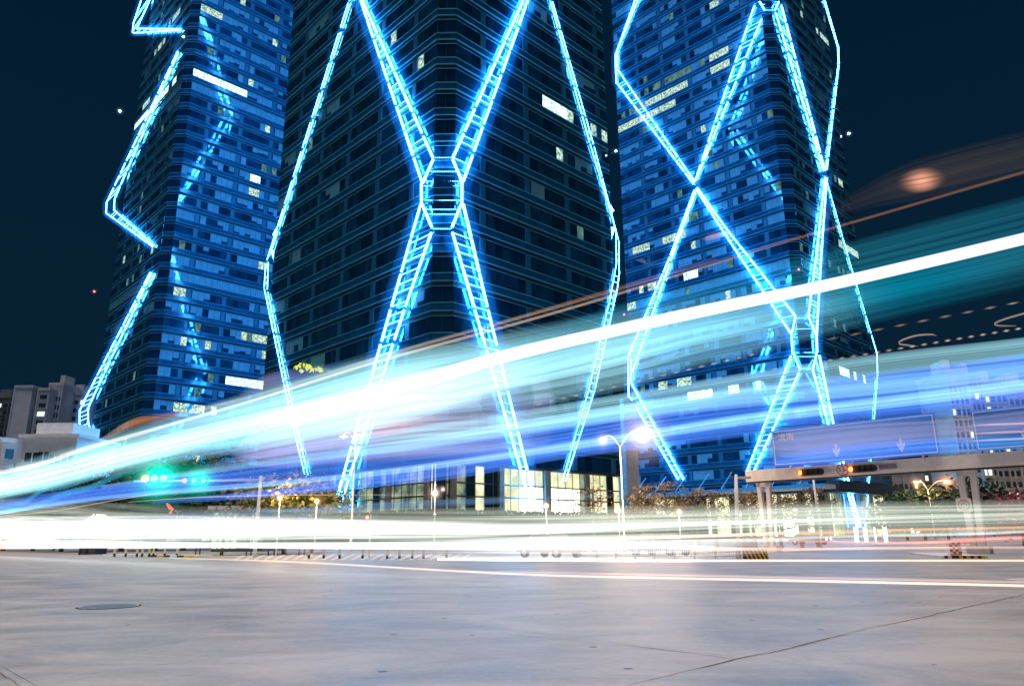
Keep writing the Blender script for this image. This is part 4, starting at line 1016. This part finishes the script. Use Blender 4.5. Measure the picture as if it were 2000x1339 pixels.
fl.build('leaves', emis('yellow_lit_leaf', (.75, .80, .10), 1.1, 'NONE'), T); 
m = MB(); m.box(at_plane(576, 728, P0, nL) - nL * 1.05, L * -6.5 if False else (at_plane(626, 728, P0, nL) - at_plane(576, 728, P0, nL)) * V((1, 1, 0)).length / V((1, 1, 0)).length, nL * .5, UP * .3); m.build('cluster_base', M_dark, T)  # dark bar added under the glowing cluster
# obstruction lights
M_star = emis('white_beacon', (.75, .95, 1.0), 40, 'NONE'); M_rb = emis('red_beacon', (1, .1, .2), 12, 'NONE')
M_g_c = glow_mat('bloom_cyan', (.2, .7, 1.0), .7)  # beacon bloom, a glowing volume
for (x, y, face, T_, mm, lb) in ((234, 217, 'L', TL, M_star, 'white beacon at the far edge of the left tower'), (1658, 261, 'R', TR, M_star, 'white beacon on the outer edge of the right tower'), (1203, 295, 'R', TC, M_star, 'white beacon on the right edge of the middle tower'),
        (184, 569, 'L', TL, M_rb, 'red beacon standing off the edge of the left tower'), (1560, 526, 'R', TR, M_rb, 'red beacon near the corner of the right tower'), (1219, 614, 'L', TR, M_rb, 'red beacon near the left edge of the right tower'), (358, 72, 'R', TL, M_star, 'white beacon near the corner of the left tower')):
    nn = -R if face == 'L' else -L; p = at_plane(x, y, V(T_['_w']) + nn * 1.2, nn)
    S = thing('beacon', p, lb, 'beacon light', 'obstruction lights on the towers'); r = .0011 * (p - EYE).length if mm is M_star else .0008 * (p - EYE).length
    m = MB(); m.ball(p, r, 10, 6); m.build('bulb', mm, S, smooth=True); m = MB(); m.tube([p - nn * 1.1, p], .06, 6); m.build('bracket', M_dark, S); halo(p, r * 2.2, M_g_c if mm is M_star else M_g_r, S)
# waiting cars behind the guardrail
def car(x, D, col, label, face=1):
    b = at_d(x, 1060, D); b.z = 0; T = thing('parked_car', b, label, 'car', 'cars waiting behind the guardrail'); d = L; s = R
    paint = mat('car_paint_' + '_'.join(str(int(c * 100)) for c in col), col, .25, .2, coat=1.0)
    prof = [(-2.2, .35), (-2.25, .75), (-2.05, .92), (-1.2, 1.0), (-.65, 1.42), (.75, 1.45), (1.45, 1.02), (2.05, .95), (2.2, .7), (2.2, .35)]
    m = MB(); m.prism([b + d * x_ - s * .85 + UP * z_ for x_, z_ in prof], s * 1.7); m.build('body', paint, T)
    for sd in (-.86, .82):
        m = MB(); m.prism([b + d * x_ + s * sd + UP * z_ for x_, z_ in ((-1.1, 1.0), (-.6, 1.36), (.7, 1.38), (1.3, 1.02))], s * .04); m.build('side_window', M_lobg, T)
        for wx in (-1.35, 1.35):
            c = b + d * wx + s * (sd * 1.0) + UP * .33; m = MB(); m.tube([c, c + s * .12 * (1 if sd > 0 else -1)], .33, 16); wh = m.build('wheel', M_black, T)
            m = MB(); m.tube([c + s * .125 * (1 if sd > 0 else -1), c + s * .14 * (1 if sd > 0 else -1)], .19, 12); m.build('rim', M_steel, wh)
    for q in (-.6, .6):
        c = b - d * 2.22 + s * q + UP * .68; m = MB(); m.tube([c, c - d * .06], .12, 12); m.build('headlight', M_whl, T)
        c = b + d * 2.2 + s * q + UP * .78; m = MB(); m.box(c - s * .18, s * .36, d * .04, UP * .13); m.build('tail_lamp', mat('tail_red', (.4, .02, .02), .3), T)
car(1075, 47, (.45, .20, .10), 'orange brown car waiting at the left end of the guardrail')
car(1290, 50, (.30, .32, .34), 'silver car waiting behind the middle of the guardrail')
car(1582, 88, (.03, .08, .35), 'blue car passing right of the gantry leg')

# ------------------------------------------------------------------ streaks of light left in the air above the road by passing vehicles
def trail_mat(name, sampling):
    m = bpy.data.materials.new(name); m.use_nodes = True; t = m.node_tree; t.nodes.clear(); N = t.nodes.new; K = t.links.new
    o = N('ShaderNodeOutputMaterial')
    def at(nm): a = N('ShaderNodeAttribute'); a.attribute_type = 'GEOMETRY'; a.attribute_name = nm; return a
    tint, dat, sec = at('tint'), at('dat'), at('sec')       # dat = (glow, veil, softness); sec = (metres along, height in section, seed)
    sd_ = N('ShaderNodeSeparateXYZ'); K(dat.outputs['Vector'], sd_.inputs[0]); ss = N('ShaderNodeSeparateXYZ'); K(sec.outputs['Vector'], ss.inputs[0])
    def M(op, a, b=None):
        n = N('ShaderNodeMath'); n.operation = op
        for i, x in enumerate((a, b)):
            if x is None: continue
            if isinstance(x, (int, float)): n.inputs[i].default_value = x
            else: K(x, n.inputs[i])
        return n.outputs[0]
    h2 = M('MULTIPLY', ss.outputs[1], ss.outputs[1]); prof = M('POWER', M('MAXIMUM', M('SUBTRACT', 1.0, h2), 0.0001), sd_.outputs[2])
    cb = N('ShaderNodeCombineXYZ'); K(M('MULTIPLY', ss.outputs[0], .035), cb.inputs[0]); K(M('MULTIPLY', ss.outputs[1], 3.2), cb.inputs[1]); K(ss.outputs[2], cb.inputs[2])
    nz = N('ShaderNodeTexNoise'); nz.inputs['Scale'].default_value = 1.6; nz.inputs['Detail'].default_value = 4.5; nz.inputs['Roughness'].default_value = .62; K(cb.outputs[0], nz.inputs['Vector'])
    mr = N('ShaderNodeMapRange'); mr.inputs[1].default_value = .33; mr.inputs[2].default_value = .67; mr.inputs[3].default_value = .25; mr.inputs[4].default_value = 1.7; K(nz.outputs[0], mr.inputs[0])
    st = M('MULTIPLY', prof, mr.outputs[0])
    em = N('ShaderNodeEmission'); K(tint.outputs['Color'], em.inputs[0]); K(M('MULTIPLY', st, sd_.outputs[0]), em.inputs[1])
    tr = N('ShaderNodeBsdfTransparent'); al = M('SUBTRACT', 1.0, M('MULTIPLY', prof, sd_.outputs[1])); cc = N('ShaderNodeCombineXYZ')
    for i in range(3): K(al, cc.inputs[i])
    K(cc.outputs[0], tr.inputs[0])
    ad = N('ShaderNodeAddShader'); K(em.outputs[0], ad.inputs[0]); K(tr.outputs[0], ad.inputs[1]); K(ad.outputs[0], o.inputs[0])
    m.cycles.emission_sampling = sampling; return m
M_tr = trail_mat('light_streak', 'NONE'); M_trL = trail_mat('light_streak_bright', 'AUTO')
def catmull(P, n):
    out = []
    for i in range(len(P) - 1):
        p0, p1, p2, p3 = P[max(i - 1, 0)], P[i], P[i + 1], P[min(i + 2, len(P) - 1)]
        for j in range(n):
            t = j / n; out.append([.5 * ((2 * b) + (-a + c) * t + (2 * a - 5 * b + 4 * c - d) * t * t + (-a + 3 * b - 3 * c + d) * t ** 3) for a, b, c, d in zip(p0, p1, p2, p3)])
    out.append(list(P[-1])); return out
RD = ray(-610, 1052); RD = V((RD.x, RD.y, 0)).normalized(); RN = V((RD.y, -RD.x, 0))
def road_plane(depth): return V((0, depth, 0)), RN
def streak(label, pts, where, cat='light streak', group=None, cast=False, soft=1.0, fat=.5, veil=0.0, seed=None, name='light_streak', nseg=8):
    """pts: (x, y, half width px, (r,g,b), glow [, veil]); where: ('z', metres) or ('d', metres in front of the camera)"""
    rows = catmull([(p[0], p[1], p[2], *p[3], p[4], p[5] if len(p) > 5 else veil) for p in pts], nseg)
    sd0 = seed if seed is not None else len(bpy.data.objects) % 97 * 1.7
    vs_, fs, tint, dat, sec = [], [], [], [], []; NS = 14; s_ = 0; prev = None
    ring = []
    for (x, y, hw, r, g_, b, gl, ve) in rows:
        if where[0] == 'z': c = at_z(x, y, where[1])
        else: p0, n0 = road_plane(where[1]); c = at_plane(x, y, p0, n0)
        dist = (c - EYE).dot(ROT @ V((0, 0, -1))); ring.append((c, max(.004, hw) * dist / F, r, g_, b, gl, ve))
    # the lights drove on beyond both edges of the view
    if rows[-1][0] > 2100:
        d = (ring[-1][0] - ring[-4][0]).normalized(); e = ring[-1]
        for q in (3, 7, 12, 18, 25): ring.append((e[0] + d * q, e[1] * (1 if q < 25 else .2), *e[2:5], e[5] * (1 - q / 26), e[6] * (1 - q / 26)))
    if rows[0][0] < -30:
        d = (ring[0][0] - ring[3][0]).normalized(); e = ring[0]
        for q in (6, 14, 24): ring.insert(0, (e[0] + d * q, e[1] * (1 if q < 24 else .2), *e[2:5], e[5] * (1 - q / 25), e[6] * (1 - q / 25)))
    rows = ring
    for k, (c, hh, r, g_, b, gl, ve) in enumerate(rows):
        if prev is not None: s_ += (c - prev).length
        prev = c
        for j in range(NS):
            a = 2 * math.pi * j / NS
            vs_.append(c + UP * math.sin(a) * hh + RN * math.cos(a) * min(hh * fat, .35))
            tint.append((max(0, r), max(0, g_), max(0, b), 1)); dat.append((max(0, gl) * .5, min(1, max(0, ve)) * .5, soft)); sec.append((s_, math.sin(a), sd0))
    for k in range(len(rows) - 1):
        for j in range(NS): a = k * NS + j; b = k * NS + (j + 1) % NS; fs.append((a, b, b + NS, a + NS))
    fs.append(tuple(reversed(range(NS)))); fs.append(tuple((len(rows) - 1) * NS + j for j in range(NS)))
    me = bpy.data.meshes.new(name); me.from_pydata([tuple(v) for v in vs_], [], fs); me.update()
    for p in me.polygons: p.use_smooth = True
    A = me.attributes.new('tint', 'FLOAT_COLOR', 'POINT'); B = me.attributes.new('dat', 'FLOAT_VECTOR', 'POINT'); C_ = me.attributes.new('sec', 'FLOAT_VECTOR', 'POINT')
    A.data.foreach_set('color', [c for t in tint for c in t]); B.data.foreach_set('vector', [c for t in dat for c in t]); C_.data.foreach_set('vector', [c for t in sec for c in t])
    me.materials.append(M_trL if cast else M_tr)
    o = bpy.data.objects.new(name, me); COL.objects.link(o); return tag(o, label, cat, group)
W_ = (1, 1, 1); OB = (1, .42, .24); CYW = (.42, .88, 1.0); CY = (.30, .80, .95); TEAL = (.02, .30, .44); BL = (.07, .22, .90); LB = (.26, .56, 1.0); LAV = (.50, .52, .95); CRM = (.85, .95, .80); ORG = (1, .42, .16); PNK = (1, .62, .52); PEA = (1, .74, .50)
# upper bus roof lights
streak('thick white streak sweeping from the left edge up to the right edge', [(-80, 968, 26, CYW, 2.2), (0, 948, 28, CYW, 2.2), (120, 922, 28, CYW, 1.9), (300, 875, 25, CYW, 1.5), (500, 826, 21, CYW, 1.4), (700, 778, 17, W_, 2.4), (850, 735, 15, W_, 3.6), (1000, 692, 14, W_, 5.0), (1200, 645, 13, W_, 5.0), (1400, 601, 13, W_, 5.0), (1600, 560, 13, W_, 5.0), (1800, 514, 13, W_, 5.0), (2000, 466, 13, W_, 5.0), (2160, 426, 13, W_, 5.0)], ('z', 3.35), cast=True, soft=1.5)
streak('pale cyan haze of light wrapped round the left half of the thick white streak', [(-80, 968, 34, CY, .6), (0, 946, 36, CY, .7), (200, 893, 42, CYW, .9), (400, 843, 54, CYW, 1.2), (600, 800, 74, CYW, 1.4), (760, 760, 82, CYW, 1.3), (900, 728, 70, CYW, 1.0), (1100, 680, 60, CY, .50), (1300, 640, 55, CY, .30), (1600, 575, 45, TEAL, .40), (2000, 482, 42, TEAL, .4), (2160, 440, 42, TEAL, .4)], ('z', 3.33), soft=1.2, veil=.15)
streak('broad teal band of light below the thick white streak', [(700, 800, 30, CY, .0), (850, 770, 45, CY, .5), (1000, 745, 55, CYW, .7), (1200, 700, 66, CYW, .8), (1350, 660, 62, CY, .75), (1500, 630, 58, CY, .5), (1700, 585, 50, TEAL, .5), (2000, 520, 45, TEAL, .22), (2160, 486, 45, TEAL, .2)], ('z', 3.2), soft=1.1, veil=.15)
streak('faint teal band above the thick white streak at the right', [(1000, 670, 5, TEAL, .0), (1200, 615, 20, TEAL, .30), (1500, 545, 32, TEAL, .3), (1800, 472, 40, TEAL, .3), (2000, 422, 42, TEAL, .25), (2160, 380, 44, TEAL, .25)], ('z', 3.5), soft=1.0)
streak('thin cream line running high above the thick white streak', [(-60, 935, 4, PEA, .8), (0, 922, 5, PEA, .85), (80, 905, 5, PEA, .85), (160, 878, 5, PEA, .8), (300, 838, 4, PEA, .6), (500, 780, 3.5, PEA, .6), (730, 708, 3.5, PEA, .6), (1000, 634, 3.2, PEA, .42), (1200, 576, 3, PEA, .35), (1500, 482, 3, ORG, .22), (1700, 424, 3, ORG, .2), (2000, 336, 3.5, ORG, .16), (2160, 290, 4, ORG, .15)], ('z', 3.75), soft=.6)
streak('second thin brownish line just above the cream line', [(200, 858, 5, PEA, .1), (260, 826, 10, ORG, .35), (330, 812, 8, ORG, .2), (500, 772, 3, PEA, .3), (800, 680, 4, PEA, .3), (1000, 624, 4, PEA, .28), (1200, 566, 5, ORG, .2), (1400, 506, 5, ORG, .05)], ('z', 3.78), soft=.8)
# brown haze and orange blob at the upper right
streak('dim brown band of light in the sky at the upper right', [(1560, 448, 6, ORG, .0), (1680, 390, 24, (.5, .30, .2), .03), (1800, 350, 44, (.5, .32, .2), .06), (2000, 300, 48, (.5, .34, .2), .05), (2160, 262, 50, (.5, .34, .2), .05)], ('z', 4.6), soft=1.0)
streak('soft orange blob of light in the sky at the upper right', [(1800 + 52 * t, 352 - 9 * t, 1 + 26 * math.sqrt(max(0, 1 - t * t)), OB, .95 * math.exp(-3.2 * t * t) * (1 - t * t)) for t in [i / 8 - 1 for i in range(17)]], ('z', 4.6), soft=1.8, nseg=3)
streak('small soft orange smear in front of the right tower', [(1370, 468, 2, ORG, .0), (1390, 462, 7, OB, .4), (1412, 457, 6, OB, .3), (1440, 450, 2, ORG, .0)], ('z', 4.2), soft=1.2, nseg=5)
# blue side panel of the bus
BV = .22
streak('pale upper edge of the blue panel streaks', [(380, 915, 4, LB, .1), (600, 872, 12, LAV, .6), (800, 848, 16, CYW, .55), (1000, 822, 18, CYW, .55), (1200, 790, 20, CYW, .5), (1500, 742, 22, CYW, .45), (1750, 708, 22, CYW, .45), (2000, 680, 22, CYW, .5), (2160, 655, 22, CYW, .5)], ('z', 2.9), soft=.5, veil=.15)
streak('broad royal blue streak across the picture', [(-60, 1002, 8, BL, .6), (0, 990, 12, BL, .8), (150, 968, 15, BL, .9), (300, 950, 16, BL, 1.0), (500, 930, 20, BL, .9), (700, 905, 28, BL, .8), (900, 880, 32, BL, .9), (1100, 850, 36, BL, 1.2), (1300, 815, 40, BL, 1.1), (1500, 790, 42, BL, .9), (1750, 765, 44, BL, 1.1), (2000, 735, 46, BL, 1.2), (2160, 712, 46, BL, 1.2)], ('z', 2.7), soft=.45, veil=.45)
streak('light blue sheen along the middle of the royal blue streak', [(200, 950, 4, LB, .3), (500, 905, 8, LB, .6), (800, 868, 12, LB, 1.0), (1100, 822, 16, LB, 1.0), (1400, 782, 20, LB, .9), (1700, 755, 22, LB, .9), (2000, 722, 22, LB, .8), (2160, 700, 22, LB, .8)], ('z', 2.78), soft=.9)
streak('bright light blue line low in the royal blue streak', [(-60, 1012, 3, CY, .6), (0, 1000, 5, LB, .9), (200, 972, 5, LB, .7), (400, 955, 6, LB, .8), (600, 938, 6, LB, 1.0), (800, 915, 7, (.35, .65, 1), 1.1), (1000, 887, 8, (.45, .72, 1), 1.2), (1250, 850, 10, (.45, .78, 1), 1.2), (1500, 812, 12, (.35, .75, 1), 1.2), (1750, 783, 13, (.35, .70, 1), 1.0), (2000, 752, 14, (.30, .65, 1), .9), (2160, 730, 14, LB, .9)], ('z', 2.6), soft=.8)
streak('deep blue lower hem under the bright blue line', [(300, 980, 4, BL, .3), (500, 965, 8, BL, .8), (700, 942, 12, BL, 1.0), (900, 918, 15, BL, .8), (1100, 880, 17, BL, .9), (1300, 855, 18, BL, .8), (1500, 832, 16, BL, .6), (1750, 810, 14, BL, .5), (2000, 785, 14, BL, .5), (2160, 765, 14, BL, .5)], ('z', 2.5), soft=.7, veil=.25)
streak('lavender cloud of light over the foot of the middle tower', [(455, 885, 10, LAV, .1), (520, 868, 46, LAV, .7), (650, 835, 74, LAV, .85), (800, 808, 90, (.66, .70, .98), .9), (930, 800, 92, (.60, .66, .98), .75), (1030, 790, 92, (.50, .60, .95), .55), (1060, 788, 90, LAV, .0, .0)], ('z', 3.0), soft=.8, veil=.3)
streak('orange red smear inside the lavender cloud', [(640, 852, 2, ORG, .0), (690, 842, 16, (1, .3, .15), .35, .3), (760, 832, 22, (1, .3, .15), .5, .4), (820, 820, 14, (1, .35, .2), .2, .2), (860, 812, 2, ORG, .0)], ('z', 2.95), soft=1.2)
streak('dark slate smear right of the orange smear', [(820, 815, 4, (.02, .08, .2), .1, .0), (900, 800, 22, (.02, .10, .25), .4, .7), (980, 782, 28, (.02, .10, .25), .4, .8), (1035, 772, 26, (.02, .10, .25), .3, .7)], ('z', 3.02), soft=.9)
streak('lavender streak low between the yellow tree and the green signal', [(100, 1030, 5, LB, .1), (300, 1012, 9, LB, .22), (500, 1002, 10, LB, .25), (800, 985, 9, LB, .25), (1150, 968, 6, LB, .1), (1200, 966, 2, LB, .0)], ('d', 30), soft=.7, veil=.15)
streak('short violet smear beside the left ladder foot', [(470, 770, 4, LAV, .05), (520, 745, 16, LAV, .35), (600, 728, 14, (.2, .3, .9), .3), (700, 705, 5, BL, .0)], ('z', 4.0), soft=.9, veil=.1)
# turquoise swirls
streak('upper turquoise swirl curling down to the left edge', [(-20, 990, 6, TEAL, 1.0), (40, 985, 6, TEAL, 1.0), (80, 958, 6, TEAL, .9), (130, 948, 6, TEAL, .8), (170, 935, 6, TEAL, .7), (210, 922, 4, TEAL, .3)], ('d', 24), soft=.7)
streak('lower turquoise swirl above the blue streak', [(-20, 1002, 4, CY, .6), (60, 990, 5, TEAL, .9), (120, 966, 7, TEAL, .9), (180, 950, 7, TEAL, .8), (230, 928, 6, TEAL, .6), (280, 918, 4, TEAL, .2)], ('d', 23), soft=.7)
# veil in front of the gantry signs
streak('lavender sheen across the first blue direction sign', [(1480, 870, 12, LAV, .2), (1560, 866, 30, LAV, .5), (1700, 850, 28, LAV, .5), (1850, 838, 24, LAV, .35), (2000, 822, 24, LAV, .35), (2160, 800, 24, LAV, .3)], ('z', 2.3), soft=.8, veil=.25)
streak('blue sheen low on the direction signs', [(1480, 905, 12, BL, .4), (1600, 892, 20, BL, .9), (1800, 872, 18, BL, .9), (2000, 862, 16, (.05, .3, .8), .6), (2160, 840, 16, BL, .5)], ('z', 2.2), soft=.9, veil=.1)
for i, yy in enumerate((826, 842, 856)): streak(('upper', 'middle', 'lower')[i] + ' pink hairline across the second blue sign', [(1880, yy + 6, 1, PNK, .0), (1930, yy + 3, 2.5, PNK, .45), (2000, yy, 2.5, PNK, .5), (2160, yy - 8, 2.5, PNK, .4)], ('z', 2.25), soft=.8, group='pink hairlines over the second sign')
# headlights and windows low over the road
streak('blinding white band low over the road on the left', [(-80, 1032, 24, W_, 2.0), (0, 1032, 25, W_, 2.0), (200, 1031, 25, W_, 2.0), (450, 1031, 24, W_, 2.0), (700, 1032, 20, W_, 1.9), (900, 1033, 16, W_, 1.8), (1050, 1032, 11, W_, 1.5), (1250, 1026, 7, W_, 1.1), (1450, 1020, 5, W_, .9), (1700, 1012, 4, CRM, .6), (2000, 1004, 4, CRM, .4), (2160, 1000, 4, CRM, .3)], ('d', 27), cast=True, soft=.9)
streak('second white band just above the kerb on the left', [(-80, 1066, 7, PNK, 1.4), (0, 1064, 8, PNK, 1.6), (60, 1062, 9, W_, 2.0), (400, 1064, 6, W_, 1.6), (700, 1065, 7, W_, 1.5), (1000, 1065, 8, W_, 1.3), (1200, 1062, 7, W_, 1.0), (1450, 1072, 4, PNK, .7), (1700, 1070, 3, PNK, .6), (2000, 1068, 3, PNK, .4), (2160, 1067, 3, PNK, .4)], ('d', 25), cast=True, soft=.5)
streak('greenish cream veil of light along the whole road', [(-80, 1018, 46, CRM, .35), (0, 1018, 48, CRM, .4), (400, 1030, 42, CRM, .4), (800, 1032, 42, CRM, .45), (1100, 1032, 44, CRM, .75), (1400, 1024, 40, CRM, .7), (1600, 1016, 38, CRM, .8), (1800, 1012, 36, CRM, .65), (2000, 1008, 34, CRM, .55), (2160, 1004, 34, CRM, .5)], ('d', 26), soft=.9, veil=.2, cast=True)
streak('milky glow over the guardrail', [(560, 1072, 10, PNK, .2), (800, 1072, 16, W_, .4), (1050, 1070, 24, W_, .8), (1300, 1068, 26, W_, .62), (1450, 1064, 22, (1, .85, .8), .4), (1600, 1062, 14, PNK, .3), (1800, 1056, 12, PNK, .25), (2160, 1050, 10, PNK, .2)], ('d', 28), soft=.8, veil=.35)
for lb, pts, dd in (('upper orange tail light line right of the bright lobby', [(1120, 1050, 2, ORG, .2), (1300, 1047, 3.5, ORG, 1.0), (1600, 1040, 3.5, ORG, .9), (1800, 1034, 3.5, ORG, .7), (2000, 1029, 3, ORG, .6), (2160, 1025, 3, ORG, .5)], 25),
        ('pink tail light line ending over the checkered box', [(1250, 1056, 2, PNK, .3), (1500, 1054, 3, PNK, .5), (1750, 1060, 4, (1, .3, .25), .5), (1880, 1055, 5, (1, .35, .3), .6), (2000, 1050, 5, (1, .3, .25), .6), (2160, 1046, 5, PNK, .5)], 24),
        ('grey white line under the orange one at the right', [(1500, 1052, 2, CRM, .2), (1700, 1046, 3, CRM, .5), (1900, 1042, 3, W_, .55), (2000, 1038, 3, W_, .5), (2160, 1034, 3, W_, .5)], 25),
        ('white line along the foot of the guardrail turning orange at the right', [(855, 1091, 3, W_, 1.2), (1000, 1092, 3.5, W_, 1.8), (1300, 1094, 3, W_, 1.2), (1500, 1094, 2.5, PEA, 1.1), (1700, 1094, 2.2, PEA, 1.0), (2000, 1094, 2.2, PEA, .9), (2160, 1094, 2.2, PEA, .8)], 17),
        ('long peach line low over the near road', [(330, 1089, 1.5, PEA, .3), (600, 1098, 2, PEA, .7), (1000, 1120, 2.4, PEA, .85), (1300, 1128, 2.6, PEA, 1.0), (1600, 1134, 2.8, PEA, 1.3), (2000, 1143, 2.8, PEA, 1.3), (2160, 1147, 2.8, PEA, 1.2)], 14),
        ('fainter pink line just above the long peach line', [(900, 1114, 1.5, PNK, .2), (1200, 1120, 2.5, PNK, .4), (1600, 1128, 2.5, PNK, .45), (2000, 1136, 2.5, PNK, .4), (2160, 1139, 2.5, PNK, .4)], 14.2),
        ('thin cream line grazing the tops of the boards at the left', [(250, 980, 1, PEA, .2), (400, 970, 1.2, PEA, .6), (600, 966, 1.2, PEA, .4), (830, 966, 1, PEA, .2)], 32),
        ('hairline cream arc over the umbrella shaped tree', [(-40, 1010, 1, PEA, .3), (100, 998, 1.2, PEA, .4), (230, 975, 1.2, PEA, .5), (330, 960, 1.2, LAV, .4), (450, 952, 1, LAV, .1)], 32)):
    streak(lb, pts, ('d', dd), soft=.6)
# dashed traces of flickering side lamps
def dashes(label, p, q, n_, where, g_=.5, grp='dashed traces of flickering side lamps'):
    T = None; m0 = None
    for i in range(n_):
        t = (i + .5) / n_; dx = (q[0] - p[0]) / n_ * .33; x = p[0] + (q[0] - p[0]) * t; y = p[1] + (q[1] - p[1]) * t; dy = (q[1] - p[1]) / n_ * .33
        o = streak(label, [(x - dx, y - dy, .6, ORG, .0), (x, y, 2.6, PEA, g_ * (.5 + .5 * t)), (x + dx, y + dy, .6, ORG, .0)], where, soft=1.0, nseg=3)
        if T is None:
            T = thing('dashed_light_trace', at_z(x, y, where[1]), label, 'light streak', grp)
        o.name = 'light_dash'; o.parent = T; o.location = -V(T['_w'])
        for k in ('label', 'category', 'group'):
            if k in o: del o[k]
dashes('upper row of dim orange dashes in the dark gap at the right', (1605, 665), (2000, 588), 9, ('z', 3.1), .35)
dashes('lower row of orange dashes just over the pale edge of the blue panel', (1610, 705), (2000, 640), 17, ('z', 3.0), .7)
dashes('row of orange dashes over the blue streaks right of the lavender cloud', (1040, 792), (1480, 690), 18, ('z', 3.05), .45)
streak('curled brown squiggle of light at the right', [(1830, 656, .5, PEA, .1), (1820, 653, 2, PEA, .3), (1790, 655, 2.2, PEA, .35), (1762, 664, 2.2, PEA, .35), (1756, 671, 2, PEA, .35), (1775, 674, 2, PEA, .3), (1795, 676, .5, PEA, .1)], ('z', 3.0), soft=.8, nseg=4)
streak('curled brown squiggle of light cut by the right edge', [(2040, 600, 2, PEA, .35), (2000, 612, 2.2, PEA, .35), (1965, 622, 2.2, PEA, .35), (1942, 632, 2, PEA, .35), (1955, 636, 2, PEA, .3), (1985, 636, 1, PEA, .2)], ('z', 3.1), soft=.8, nseg=4)
